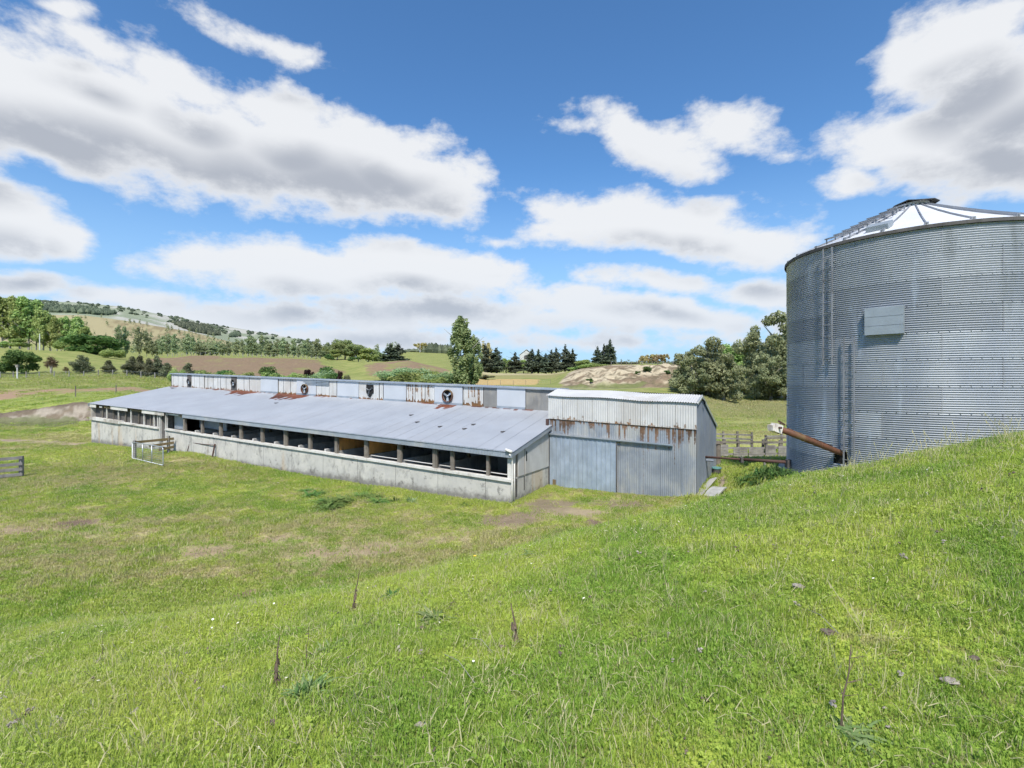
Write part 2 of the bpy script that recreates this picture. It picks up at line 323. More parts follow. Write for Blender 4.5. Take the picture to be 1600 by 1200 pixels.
# bumps
U2_ = RU[None, :] + 0 * Y2
def band_(x, a, b, s): return sstep(x, a - s, a + s) * (1 - sstep(x, b - s, b + s))
def fbm(x, y, s, seed=0.):
    return np.array([mnoise.fractal(Vector((a * s + seed, b * s, seed * .37)), .9, 2.1, 4) for a, b in zip(x.ravel(), y.ravel())]).reshape(x.shape)
nb = fbm(X2, Y2, .5); nb2 = fbm(X2, Y2, .07, 5.); 
amp = .055 * sstep(Y2, 1, 6) * (1 - sstep(Y2, 60, 120))
Z += fbm(X2, Y2, 1.3, 55.) * .22 * band_(Y2, 48.5, 53.5, 1.) * (1 - sstep(U2_, 140, 160))
Z += nb * amp + nb2 * .35 * sstep(Y2, 70, 160) * (1 - sstep(Y2, 700, 1500)) + nb2 * 0
nb3 = fbm(X2, Y2, .0022, 9.); Z += nb3 * 28 * sstep(Y2, 1200, 2200) * (1 - sstep(X2 / Y2, -.5, -.3)) * (1 - sstep(Y2, 2800, 3000))
inbl = sstep(RU, 880, 910)[None, :] * (1 - sstep(RU, 1075, 1095))[None, :] * sstep(Y2, 106, 112) * (1 - sstep(Y2, 134, 138))
nb4 = fbm(X2, Y2, .35, 3.); Z += nb4 * .9 * inbl
def ground(x, y):
    y = max(y, 1.0); r = x / y
    fj = np.interp(math.log(y), LY, np.arange(NR)); fi = np.interp(r, RR, np.arange(len(RR)))
    j = min(int(fj), NR - 2); i = min(int(fi), len(RR) - 2); a = fj - j; b = fi - i
    return float((1 - a) * ((1 - b) * Z[j, i] + b * Z[j, i + 1]) + a * ((1 - b) * Z[j + 1, i] + b * Z[j + 1, i + 1]))
def ground_v(x, y):
    r = x / y
    fj = np.interp(np.log(y), LY, np.arange(NR)); fi = np.interp(r, RR, np.arange(len(RR)))
    j = np.minimum(fj.astype(int), NR - 2); i = np.minimum(fi.astype(int), len(RR) - 2); a = fj - j; b = fi - i
    return (1 - a) * ((1 - b) * Z[j, i] + b * Z[j, i + 1]) + a * ((1 - b) * Z[j + 1, i] + b * Z[j + 1, i + 1])
def hit(u, v, ymin=1.2, ymax=400):
    """first place where the line of sight meets the ground"""
    r = ray(u); y = ymin
    while y < ymax:
        if ground(r * y, y) >= (V0 - v) / F * y:
            return Vector((r * y, y, ground(r * y, y)))
        y *= 1.004
    return Vector((r * y, y, ground(r * y, y)))

# zone colours of the ground (what grows or lies there)
U2 = RU[None, :] + 0 * Y2
tint = np.zeros(Z.shape + (3,)); zone = np.zeros(Z.shape); dry = np.zeros(Z.shape)
wob = fbm(X2, Y2, .06, 2.) ; wob2 = fbm(X2, Y2, .5, 8.); wob4 = fbm(X2, Y2, .25, 18.)
def paint(w, c):
    global tint, zone
    w = np.clip(w, 0, 1); c = np.array(c)
    tot = zone * (1 - w) + w
    k = np.where(tot > 1e-6, w / np.maximum(tot, 1e-6), 0)[..., None]
    tint = tint * (1 - k) + c * k; zone = tot
def band(x, a, b, s): return sstep(x, a - s, a + s) * (1 - sstep(x, b - s, b + s))
paint(band(Y2, 560, 1150, 60) * (1 - sstep(U2, 330, 420)) * .85, (.36, .31, .17))                # straw hill
paint(band(Y2, 640, 1000, 60) * band(U2 + wob * 60, 190, 330, 20) * (nb2 > -.1) * .7, (.22, .17, .09))
paint(band(Y2, 1150, 9000, 80) * (1 - sstep(U2, 600, 640)) * .9, (.25, .285, .19))                # far range
paint(sstep(fbm(X2, Y2, .004, 4.), -.1, .3) * band(Y2, 1500, 9000, 200) * (1 - sstep(U2, 600, 640)) * .85, (.47, .45, .40))
paint(band(Y2, 430, 620, 30) * band(U2, 275, 335, 4) * .8, (.16, .24, .06))
paint(band(Y2 + wob * 9, 124, 169, 3) * band(U2 + wob * 50, 240, 505, 30) * (.8 + .4 * wob4), (.23, .16, .10))   # brown slope
paint(band(Y2 + wob * 12, 126, 160, 5) * band(U2 + wob * 30, 578, 690, 10) * (.65 + .4 * wob4), (.25, .17, .11))
paint(band(Y2, 132, 153, 2) * band(U2 + wob * 10, 690, 842, 6), (.46, .33, .14))                   # gold strip
paint(band(Y2 + wob * 5, 192, 240, 5) * band(U2, 735, 890, 10) * .8, (.48, .42, .24))
paint(band(Y2 + wob * 8, 160, 200, 6) * band(U2, 735, 890, 10) * .5, (.3, .25, .12))
wb = band(Y2 + wob * 8 + (U2 < 930) * 0, 106, 146, 2.0) * band(U2 + wob * 12, 880, 1090, 9)
paint(wb * .95, (.50, .42, .29))
brn = sstep(fbm(X2 * .6, Y2 * 2.2, .13, 21.), -.05, .15)
paint(wb * brn * .9, (.2, .14, .09))
paint(wb * sstep(fbm(X2, Y2, .9, 31.), .15, .3) * .8, (.14, .115, .07))
paint(wb * band(Y2, 103, 113, 2) * sstep(wob, -.1, .2) * .8, (.16, .19, .06))
paint(band(Y2 + wob2 * .5, 50.0, 52.6, .3) * (1 - sstep(U2, 135, 150)) * sstep(U2, -200, -150), (.34, .29, .23))   # cut bank
paint(band(Y2 + wob2 * .8, 52.2, 53.6, .25) * (1 - sstep(U2, 140, 155)) * .9, (.13, .1, .07))
paint(band(Y2, 49.5, 53.5, .3) * (1 - sstep(U2, 135, 150)) * sstep(fbm(X2 * .5, Y2, 1.1, 77.), -.2, .05) * .9, (.17, .13, .09))
paint(band(Y2 + wob2 * 1.0, 47.0, 50.0, .4) * (1 - sstep(U2, 118, 132)) * sstep(U2, -200, -150) * .75, (.14, .15, .06))
paint(band(Y2 + wob2 * .5, 49.6, 51.1, .25) * (1 - sstep(U2, 112, 128)) * .85, (.15, .16, .07))
paint(band(Y2 + wob2 * .6 + (U2 - 60) * .006, 37.2, 39.6, .25) * (1 - sstep(U2, 140, 155)) * (.7 + .5 * wob4), (.36, .28, .2))
paint(band(Y2 + wob2 * .6 + (U2 - 60) * .006, 34.0, 35.2, .3) * (1 - sstep(U2, 120, 150)) * (.4 + .7 * wob4), (.38, .31, .21))
paint(band(Y2 + wob * 6, 68, 80, 2) * (1 - sstep(U2, 250, 270)) * (.75 + .6 * wob4), (.33, .22, .14))
# path between shed and silo
PATH = [(7.2, 16.9), (7.75, 18.2), (8.35, 19.8), (9.0, 21.3), (9.9, 22.8)]
dP = np.full(Z.shape, 99.)
for (ax_, ay_), (bx_, by_) in zip(PATH[:-1], PATH[1:]):
    t_ = np.clip(((X2 - ax_) * (bx_ - ax_) + (Y2 - ay_) * (by_ - ay_)) / ((bx_ - ax_)**2 + (by_ - ay_)**2), 0, 1)
    dP = np.minimum(dP, np.hypot(X2 - ax_ - t_ * (bx_ - ax_), Y2 - ay_ - t_ * (by_ - ay_)))
paint((1 - sstep(dP + wob2 * .35, .2, .42)) * .95, (.34, .27, .2))
# worn track curving across the yard from the shed corner
TK = [hit(u_, v_, 9.5) for u_, v_ in ((930, 800), (840, 812), (740, 830), (620, 852), (500, 862), (380, 856), (230, 842), (60, 822), (-120, 812))]
dT = np.full(Z.shape, 99.)
for a_, b_ in zip(TK[:-1], TK[1:]):
    t_ = np.clip(((X2 - a_.x) * (b_.x - a_.x) + (Y2 - a_.y) * (b_.y - a_.y)) / ((b_.x - a_.x)**2 + (b_.y - a_.y)**2), 0, 1)
    dT = np.minimum(dT, np.hypot(X2 - a_.x - t_ * (b_.x - a_.x), Y2 - a_.y - t_ * (b_.y - a_.y)))
paint((1 - sstep(dT + wob2 * .9 + wob4 * .8, .3, 1.2)) * .42, (.42, .33, .2))
# worn earth in front of the shed and here and there in the yard
for (u_, v_, ra, rb, st, c_) in ((900, 785, 2.2, .5, .45, (.26, .21, .13)), (980, 788, 2.0, .4, .45, (.26, .21, .13)), (1050, 789, 1.2, .4, .5, (.26, .2, .13)), (830, 785, 1.0, .8, .5, (.26, .21, .13)), (860, 790, 1.6, .5, .8, (.24, .19, .12)), (800, 812, 1.6, .55, .75, (.24, .18, .12)), (930, 822, .35, .5, .95, (.2, .14, .1)), (905, 800, 1.2, .35, .8, (.34, .27, .17)), (1000, 790, 1.6, .35, .5, (.22, .17, .11)),
                              (110, 818, .8, .3, .8, (.16, .11, .08)), (40, 830, 1.5, .35, .7, (.32, .24, .15)), (340, 862, 1.1, .25, .6, (.36, .27, .16)), (425, 842, .5, .2, .6, (.36, .27, .17)), (500, 862, .6, .2, .7, (.34, .25, .15)),
                              (390, 928, .6, .25, .8, (.32, .23, .14)), (590, 860, 1.4, .4, .6, (.34, .26, .16)), (265, 722, .8, .3, .7, (.4, .32, .19)), (310, 722, .9, .3, .7, (.38, .28, .17)), (60, 765, 2.2, .5, .5, (.36, .28, .18)), (60, 748, 2, .3, .3, (.36, .28, .18)), (840, 770, 1.2, .4, .6, (.26, .2, .12))):
    h_ = hit(u_, v_, 9.5)
    dd = np.hypot((X2 - h_.x) / (ra + .01), (Y2 - h_.y) / (rb * 2.2)) + wob2 * .5
    paint((1 - sstep(dd, .4, 1.1)) * st, c_)
dry = (.48 + .5 * np.clip(fbm(X2, Y2, .12, 41.), -.5, .5)) * band(Y2, 11, 48, 2) * (1 - .6 * sstep(U2, 1050, 1120)) + .35 * sstep(Y2, 60, 90)
dry = np.clip(dry + .45 * band(Y2, 38, 112, 4) * sstep(U2, 1080, 1110), 0, 1)

def grass_color(nt, dry_sock, P):
    dk = mixc(nt, dry_sock, (1, 1, 1), (.86, .80, .84))
    n1 = noise_(nt, P, .55, 4, .6, .4); n2 = noise_(nt, P, .17, 3, .5); n3 = noise_(nt, pos_(nt, (1, 1.0, 1)), 2.6, 4, .65)
    g = mixc(nt, smooth_(nt, n1, .36, .64), (.23, .37, .05), (.45, .53, .085))
    g = mixc(nt, smooth_(nt, n2, .42, .62, 0, .5), g, (.52, .56, .12))
    g = mixc(nt, 1.0, g, dk, 'MULTIPLY')
    k = math_(nt, 'ADD', math_(nt, 'MULTIPLY_ADD', n3, 1.0, -.22), math_(nt, 'MULTIPLY', n1, .45))
    k = math_(nt, 'ADD', k, math_(nt, 'MULTIPLY', dry_sock, .34))
    g = mixc(nt, smooth_(nt, k, .62, .84, 0, .85), g, (.52, .42, .25))
    return g
def terrain_mat():
    m, nt = mat('meadow_ground')
    P = pos_(nt)
    zc = attr_(nt, 'tint').outputs['Color']; zn = attr_(nt, 'zone').outputs['Fac']; dr = attr_(nt, 'dry').outputs['Fac']
    g = grass_color(nt, dr, P)
    nf = noise_(nt, P, 9, 4, .7); nm = noise_(nt, P, 1.3, 5, .7); nl = noise_(nt, P, .05, 5, .6)
    g = mixc(nt, smooth_(nt, nf, .35, .7, 0, .4), g, (.13, .18, .04))
    g = mixc(nt, smooth_(nt, nl, .4, .65, 0, .35), g, (.15, .23, .045))
    sp_ = nt.nodes.new('ShaderNodeSeparateXYZ'); L(nt, P, sp_.inputs[0])
    g = mixc(nt, smooth_(nt, sp_.outputs[1], 30, 75, 0, .8), g, mixc(nt, smooth_(nt, noise_(nt, pos_(nt, (.35, 1, 1)), .35, 6, .7), .38, .62), (.115, .165, .045), (.24, .25, .085)))
    g = mixc(nt, math_(nt, 'MULTIPLY', smooth_(nt, noise_(nt, pos_(nt, (.4, 1, 1)), .8, 5, .7), .45, .62, 0, .75), math_(nt, 'MULTIPLY_ADD', dr, .7, .3)), g, (.36, .32, .14))
    g = mixc(nt, smooth_(nt, nf, .45, .62, 0, .55), g, (.20, .155, .075))
    g = mixc(nt, 1.0, g, mixc(nt, smooth_(nt, sp_.outputs[1], 20, 45), (.92, .88, .95), (1, 1, 1)), 'MULTIPLY')
    t = mixc(nt, smooth_(nt, nm, .3, .7, 0, .55), zc, mixc(nt, .5, zc, (.03, .03, .02)))
    t = mixc(nt, smooth_(nt, nf, .5, .8, 0, .3), t, (.5, .45, .36))
    zz = smooth_(nt, math_(nt, 'ADD', zn, math_(nt, 'MULTIPLY', math_(nt, 'SUBTRACT', nm, .5), .7)), .25, .75)
    zz = math_(nt, 'MULTIPLY', zz, smooth_(nt, zn, .03, .2))
    c = mixc(nt, zz, g, t)
    hb = math_(nt, 'ADD', nf, math_(nt, 'MULTIPLY', nm, 2.5))
    finish(nt, c, .95, 0, hb, .7, .06, .1)
    return m
M['terrain'] = terrain_mat()
def build_terrain():
    nr, nc = Z.shape
    verts = np.stack([X2, Y2, Z], -1).reshape(-1, 3)
    # rear apron so the ground goes on behind the viewer
    backY = np.array([-60., -20., -5., 0.]); bx = YY[0] * RR
    back = []
    for k, yb in enumerate(backY):
        spread = 1 + (1 - yb) * .35
        for i in range(nc): back.append((bx[i] * spread, yb, Z[0, i] + .12 * (bx[i] * spread - bx[i]) * .6))
    verts = np.vstack([np.array(back), verts])
    n2 = nr + len(backY)
    jj, ii = np.meshgrid(np.arange(n2 - 1), np.arange(nc - 1), indexing='ij')
    a = (jj * nc + ii).ravel()
    faces = np.stack([a, a + 1, a + nc + 1, a + nc], -1)
    me = bpy.data.meshes.new('ground')
    me.vertices.add(len(verts)); me.vertices.foreach_set('co', verts.astype(np.float32).ravel())
    me.loops.add(faces.size); me.loops.foreach_set('vertex_index', faces.astype(np.int32).ravel())
    me.polygons.add(len(faces)); me.polygons.foreach_set('loop_start', (np.arange(len(faces)) * 4).astype(np.int32))
    me.polygons.foreach_set('use_smooth', np.ones(len(faces), bool))
    me.update(calc_edges=True)
    pad = len(backY) * nc
    for nm, arr in (('zone', zone), ('dry', dry)):
        at = me.attributes.new(nm, 'FLOAT', 'POINT'); at.data.foreach_set('value', np.concatenate([np.zeros(pad), arr.ravel()]).astype(np.float32))
    at = me.attributes.new('tint', 'FLOAT_COLOR', 'POINT')
    cc = np.concatenate([np.zeros((pad, 3)), tint.reshape(-1, 3)]); cc = np.hstack([cc, np.ones((len(cc), 1))])
    at.data.foreach_set('color', cc.astype(np.float32).ravel())
    me.materials.append(M['terrain'])
    o = bpy.data.objects.new('ground', me); COL.objects.link(o)
    tag(o, 'rolling green pasture running from the near hillside to the far hills', None, None, 'structure')
build_terrain()

# ------------------------------------------------------------------ long barn
E1 = Vector((-.8673, .4979, 0)); E2 = Vector((.4979, .8673, 0)); UP = Vector((0, 0, 1))
BO = Vector((-.025, 19.6, 0)); RISE = .0308
def B(s, t, z): return BO + E1 * s + E2 * t + UP * (z + RISE * s)
def su(u, t=0.):
    r = ray(u); return (BO.x + t * E2.x - r * (BO.y + t * E2.y)) / (.8673 + .4979 * r)
def tu(u): r = ray(u); return (r * BO.y - BO.x) / (E2.x - E2.y * r)
AX = (E1 + UP * RISE, E2, UP)
def bbox(mb, s0, s1, t0, t1, z0, z1, mi=0):
    return mb.hexa([B(s0, t0, z0), B(s1, t0, z0), B(s1, t1, z0), B(s0, t1, z0), B(s0, t0, z1), B(s1, t0, z1), B(s1, t1, z1), B(s0, t1, z1)], mi)
SL = 37.3; TR = 5.63
barn = empty('pig_barn', (0, 19.6, -4.8), 'long low concrete barn with open pens and rust-streaked grey iron roof', 'barn')
def conc_wall(name, s0, s1, t0, t1, ztop, foot, swap=False, n=30):
    """thick concrete wall; foot(s) = world height of the ground line"""
    mb = MB(); ss = np.linspace(s0, s1, n) if not swap else np.linspace(t0, t1, 6)
    for k in range(len(ss) - 1):
        if not swap: a, b, c, d = ss[k], ss[k + 1], t0, t1
        else: a, b, c, d = s0, s1, ss[k], ss[k + 1]
        P8 = []
        for zz in (0, 1):
            for (s_, t_) in ((a, c), (b, c), (b, d), (a, d)):
                p = B(s_, t_, ztop)
                if zz == 0: p.z = -5.4
                P8.append(p)
        uv = [((s_ if not swap else t_), p.z - foot(s_)) for p, (s_, t_) in zip(P8, [(a, c), (b, c), (b, d), (a, d)] * 2)]
        fs = [(4, 5, 6, 7), (0, 1, 5, 4), (2, 3, 7, 6)]
        if swap: fs = [(4, 5, 6, 7), (3, 0, 4, 7), (1, 2, 6, 5)]
        if k == 0: fs.append((3, 0, 4, 7) if not swap else (0, 1, 5, 4))
        if k == len(ss) - 2: fs.append((1, 2, 6, 5) if not swap else (2, 3, 7, 6))
        mb.add(P8, fs, 0, uv)
    return mb.build(name, M['concrete'], barn)
foot = lambda s: -4.85 + .25 * sstep(s, 12, 30)
sd0, sd1 = su(259.5), su(249.0)            # doorway
conc_wall('concrete_wall', 0.0, sd0, 0, .16, -3.925, foot, n=24)
conc_wall('concrete_wall', sd1, SL - .02, 0, .16, -3.925, foot, n=12)
conc_wall('end_wall', 0.0, .16, .165, 11.2, -3.80, lambda s: -4.85, swap=True)
conc_wall('end_wall', SL - .18, SL - .02, .165, 11.2, -3.80, lambda s: -4.6, swap=True)
mb = MB(); bbox(mb, 0, SL - .02, 11.21, 11.36, -5.6, -2.0); mb.build('rear_wall', M['concrete'], barn)
mb = MB(); bbox(mb, .17, SL - .2, .17, 11.2, -5.1, -4.75); mb.build('floor_slab', M['pen_concrete'], barn)
# sill board and cap
for (a, b, w, h) in ((-.03, sd0 - .0, .09, .10), (sd1, su(190), .10, .10), (su(190) + .01, SL, .13, .17)):
    mb = MB(); n = max(2, int((b - a) / 2.6))
    for k in range(n):
        j = random.uniform(-.012, .012)
        bbox(mb, a + (b - a) * k / n, a + (b - a) * (k + 1) / n - .006, -w + j, .18, -3.922 + (.0 if h < .15 else -.05), -3.922 + h)
    mb.build('sill', M['old_board'], barn)
# posts of the open front
for u in (286.5, 314, 342.5, 374, 407.5, 444, 482.5, 524, 570, 622, 677.6, 704.4, 761):
    s = su(u); mb = MB(); w = .085 if u not in (704.4, 761) else .06
    bbox(mb, s - w, s + w, .02 + random.uniform(0, .02), .16, -3.82, -2.78)
    if random.random() < .5: bbox(mb, s - w - .05, s - w - .004, .05, .15, -3.82, -2.8)
    mb.build('post', M['old_wood'], barn)
mb = MB(); bbox(mb, .0, .19, .02, .17, -3.82, -2.8); mb.build('corner_post', M['old_board'], barn)
for u in (166.5, 184.7, 204.4, 224.8, 240.5, 246):
    s = su(u); mb = MB(); bbox(mb, s - .035, s + .035, -.01, .05, -3.82, -2.82); mb.build('mullion', M['old_board'], barn)
for u in (175, 194, 214.5, 233, 237, 158):
    s = su(u); mb = MB(); bbox(mb, s - .03, s + .03, .06, .12, -3.82, -2.82); mb.build('mullion', M['old_wood'], barn)
mb = MB(); bbox(mb, SL - .12, SL - .0, -.02, .16, -3.82, -2.7); mb.build('corner_post', M['old_board'], barn)
# screens behind the mullions at the far end
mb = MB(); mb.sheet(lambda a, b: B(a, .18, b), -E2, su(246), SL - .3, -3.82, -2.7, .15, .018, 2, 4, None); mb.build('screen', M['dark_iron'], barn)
mb = MB(); bbox(mb, sd0 - 1.5, sd0 - .12, .45, .50, -3.85, -2.7); mb.build('inner_panel', M['trim'], barn)
mb = MB(); bbox(mb, sd0 - 4.8, sd0 - 1.7, 1.2, 1.26, -3.7, -2.6); mb.build('inner_panel', M['trim'], barn)
# door frame, half open door
mb = MB(); bbox(mb, sd0 - .01, sd0 + .06, -.03, .1, -4.6, -2.75); bbox(mb, sd1 - .08, sd1 - .02, -.03, .12, -4.6, -2.75); mb.build('door_frame', M['old_board'], barn)
mb = MB(); bbox(mb, sd1 - .12, sd1 - .08, .1, .8, -4.8, -2.9); mb.build('door', M['grey_wood'], barn)
# broken fascia boards
segs = [(-.1, 22.0, -2.93, -2.70, 'trim')]
for (ua, ub, mt, dz) in ((253, 268, 'old_board', .06), (268.5, 288, 'old_board', -.02), (259, 281, 'brown_wood', -.12)): pass
mb = MB(); mb.sheet(lambda a, b: B(a, -.165, b), -E2, -.12, su(289), -2.95, -2.69, .076, .010, 2, 5); mb.build('fascia', M['trim'], barn)
for (ua, ub, z0, z1, t, mt) in ((260, 280, -2.90, -2.80, -.05, 'old_board'), (283, 289, -2.95, -2.78, -.06, 'brown_wood'), (225, 259.5, -2.98, -2.74, -.14, 'old_board'), (207, 225, -2.93, -2.82, -.05, 'brown_wood'),
                              (176, 202, -2.98, -2.74, -.14, 'old_board'), (164, 175, -2.95, -2.82, -.07, 'brown_wood'), (143.5, 153, -3.0, -2.72, -.14, 'old_board'), (157, 161, -2.96, -2.84, -.08, 'old_board'), (143.2, 259, -2.79, -2.735, -.02, 'brown_wood')):
    mb = MB(); bbox(mb, su(ub), su(ua), t, t + .03, z0, z1); mb.build('fascia_board', M[mt], barn)
# eave purlin / lintel inside
mb = MB(); bbox(mb, .05, SL - .1, .03, .15, -2.80, -2.72); mb.build('lintel', M['old_wood'], barn)
# pens
pens = [su(u) for u in (300, 328, 357, 390, 424, 462, 503)] + [su(u) for u in (524, 570, 622, 677.6)]
for i, s in enumerate(pens):
    mb = MB(); bbox(mb, s - .06, s + .06, .2, 5.2, -4.74, -3.72); mb.build('pen_wall', M['pen_concrete'], barn)
    if i % 2 == 0 or s < 14:
        mb = MB(); bbox(mb, s - .05, s + .05, 2.6, 2.75, -3.71, -2.2); mb.build('inner_post', M['brown_wood'], barn)
mb = MB(); bbox(mb, .2, SL - .3, 5.2, 5.32, -4.74, -3.9); mb.build('pen_wall', M['pen_concrete'], barn)
for u in (524, 570):
    s = su(u); mb = MB(); bbox(mb, s - .02, s + .02, .25, 2.4, -3.70, -2.66); mb.build('plywood_panel', M['plywood'], barn)
for (s, t, z) in ((su(715), .8, -3.0), (su(660), .8, -3.05), (su(727), .35, -2.9)):
    mb = MB(); mb.tube([B(s, t, z - .07), B(s, t, z + .05), B(s, t, z + .3)], [.09, .06, .01], 8); mb.build('heat_lamp', M['pvc'], barn)
mb = MB(); bbox(mb, .4, 8, .34, .37, -3.75, -3.72); mb.build('feed_pipe', M['pvc'], barn)
# dark back partition
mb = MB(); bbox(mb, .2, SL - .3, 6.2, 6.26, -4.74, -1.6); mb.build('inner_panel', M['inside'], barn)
# upper end wall
tt = [tu(u) for u in (799.5, 803.6)]
mb = MB(); 
def end_piece(t0, t1, z0, zoff, s0, s1, mt, name):
    mb = MB(); zr = lambda t: -2.68 + 1.23 * t / TR
    mb.hexa([B(s0, t0, z0), B(s1, t0, z0), B(s1, t1, z0), B(s0, t1, z0), B(s0, t0, zr(t0) + zoff), B(s1, t0, zr(t0) + zoff), B(s1, t1, zr(t1) + zoff), B(s0, t1, zr(t1) + zoff)])
    return mb.build(name, M[mt], barn)
end_piece(.02, .28, -3.79, -.03, -.03, .0, 'old_board', 'end_panel')
end_piece(.285, .50, -3.79, -.03, .0, .02, 'old_wood', 'end_panel')
end_piece(.505, 1.02, -3.79, -.03, -.035, -.0, 'white_iron', 'end_panel')
end_piece(1.025, 1.10, -3.79, -.03, .0, .02, 'brown_wood', 'end_panel')
end_piece(1.105, 2.55, -3.79, -.03, -.035, -.0, 'white_iron', 'end_panel')
end_piece(2.555, 3.40, -3.79, -.03, -.03, -.0, 'white_iron', 'end_panel')
end_piece(3.45, TR, -3.79, -.05, .02, .08, 'old_wood', 'end_panel')
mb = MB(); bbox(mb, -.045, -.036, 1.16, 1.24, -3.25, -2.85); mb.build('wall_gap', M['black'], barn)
end_piece(0.02, TR, -3.79, -.05, SL - .16, SL - .06, 'old_board', 'end_panel')
for s0, s1 in ((-.14, -.05), (SL - .02, SL + .06)):   # flashing along the rake
    mb = MB()
    tr_ = 3.43 if s0 < 0 else TR
    z0 = -2.72; z1 = -2.68 + 1.23 * tr_ / TR
    mb.hexa([B(s0, -.2, z0 - .17 - .04), B(s1, -.2, z0 - .17 - .04), B(s1, tr_, z1 - .2), B(s0, tr_, z1 - .2), B(s0, -.2, z0 - .03), B(s1, -.2, z0 - .03), B(s1, tr_, z1 + .0), B(s0, tr_, z1 + .0)])
    mb.build('rake_flashing', M['trim'], barn)
# stained strips on the end wall foot
for (t0, t1, z0, z1) in ((.33, .47, -4.6, -3.86), (1.03, 1.1, -4.45, -3.86)):
    mb = MB(); bbox(mb, -.006, -.001, t0, t1, z0, z1); mb.build('wall_stain', M['dark_iron'], barn)
# down pipe and broken gutter end
mb = MB(); mb.tube([B(-.07, -.06, -4.88), B(-.07, -.06, -3.9), B(-.07, -.06, -2.98), B(-.06, -.16, -2.86), B(-.04, -.22, -2.80)], .035, 10)
mb.tube([B(-.08, .1, -4.88), B(-.08, .1, -3.2)], .018, 8)
mb.tube([B(-.14, -.2, -2.70), B(.12, -.26, -2.62)], [.06, .05], 10)
mb.build('down_pipe', M['pvc'], barn, True)

# front roof slope with rust fingers
rg = np.random.default_rng(3)
fing = rg.random(800)
patches = []
def roof_st(u, v):
    best = None
    for t in np.linspace(-.2, TR, 300):
        s = su(u, t); p = B(s, t, -2.68 + 1.23 * t / TR)
        e = abs(V0 - p.z / p.y * F - v)
        if best is None or e < best[0]: best = (e, s, t)
    return best[1], best[2]
for (u0, v0, u1, v1, u2, v2) in ((336, 617.3, 405, 612.5, 368, 610.5), (425, 627, 483, 618.5, 433, 615), (672, 641.5, 714, 633.5, 690, 630.5)):
    a = roof_st(u0, v0); b = roof_st(u1, v1); c = roof_st(u2, v2)
    patches.append((min(a[0], b[0], c[0]), max(a[0], b[0], c[0]), min(a[1], c[1], b[1])))
def rustf(s, t):
    k = int(s / .23) % 800; w = 0
    d = TR - t
    edge = .10 + .22 * fing[(k * 7) % 800] ** 2
    if d < edge: w = .8 if fing[(int(s / 1.9) * 13) % 800] > .35 else .3
    for (s0, s1, tm) in patches:
        if s0 < s < s1:
            f = (s - s0) / (s1 - s0)
            ln = (TR - tm) * min(1, .35 + .9 * math.sin(math.pi * min(1, f * 1.1))) * (.35 + .65 * fing[k])
            if d < ln: w = 1
    return w
def tone(s): return 0
mb = MB(); mb.sheet(lambda a, b: B(a, b, -2.68 + 1.23 * b / TR), UP, -.16, SL + .08, -.2, TR, .076, .009, 44, 4, rustf)
for k in range(1, int(SL / .76)):
    if fing[k * 3] < .28: continue
    s = k * .76 + .02; w = .006 + .008 * fing[k * 5]
    mb.add([B(s - w, -.2, -2.668 - 1.23 * .2 / TR), B(s + w, -.2, -2.668 - 1.23 * .2 / TR), B(s + w, TR - .02, -2.668 + 1.23), B(s - w, TR - .02, -2.668 + 1.23)], [(0, 1, 2, 3)], 1)
mb.build('roof', [M['roof_iron'], M['rib']], barn)
mb = MB()
for (u, v) in ((643, 649), (740, 663.5), (726, 670.5), (688, 667), (786, 675), (432, 630), (652, 660), (272, 606.5)):
    s, t = roof_st(u, v); k = 1.9 if u == 272 else 1
    mb = MB(); mb.box(B(s, t, -2.655 + 1.23 * t / TR), (.12 * k, .26 * k, .03), AX); mb.build('roof_patch', M['dark_iron'], barn)
# raised upper wall of separate panels
pan = [(268, 293, 'rib', 'white_iron', 0), (293.5, 299.4, 'fanbox', 'dark_iron', 0), (299.7, 320, 'rib', 'white_iron', 0), (320, 341, 'rib', 'white_iron', 0), (341, 361.8, 'rib', 'white_iron', 0), (362, 369.8, 'fanbox', 'dark_iron', 0), (370, 390, 'rib', 'white_iron', 0),
       (390.4, 408, 'rib', 'white_iron', 0), (408.3, 435, 'flat', 'flat_iron', 0), (435.3, 464, 'rib', 'white_iron', .3), (464.3, 494.6, 'flat', 'flat_iron', 1), (495, 527, 'rib', 'white_iron', .25), (527.4, 561, 'flat', 'flat_iron', 0),
       (561.4, 593, 'rib', 'white_iron', .1), (593.4, 599.5, 'rib', 'white_iron', .3), (600, 635, 'flat', 'flat_iron', 0), (635.3, 679.3, 'rib', 'white_iron', .8), (679.7, 723.3, 'flat', 'flat_iron', 1), (723.8, 755.5, 'rib', 'white_iron', .9),
       (755.8, 777, 'rib', 'grey_iron', 0), (777.3, 821.5, 'flat', 'flat_iron', 0), (821.9, 861, 'rib', 'grey_iron', 0)]
ZB, ZT = -1.47, -.37
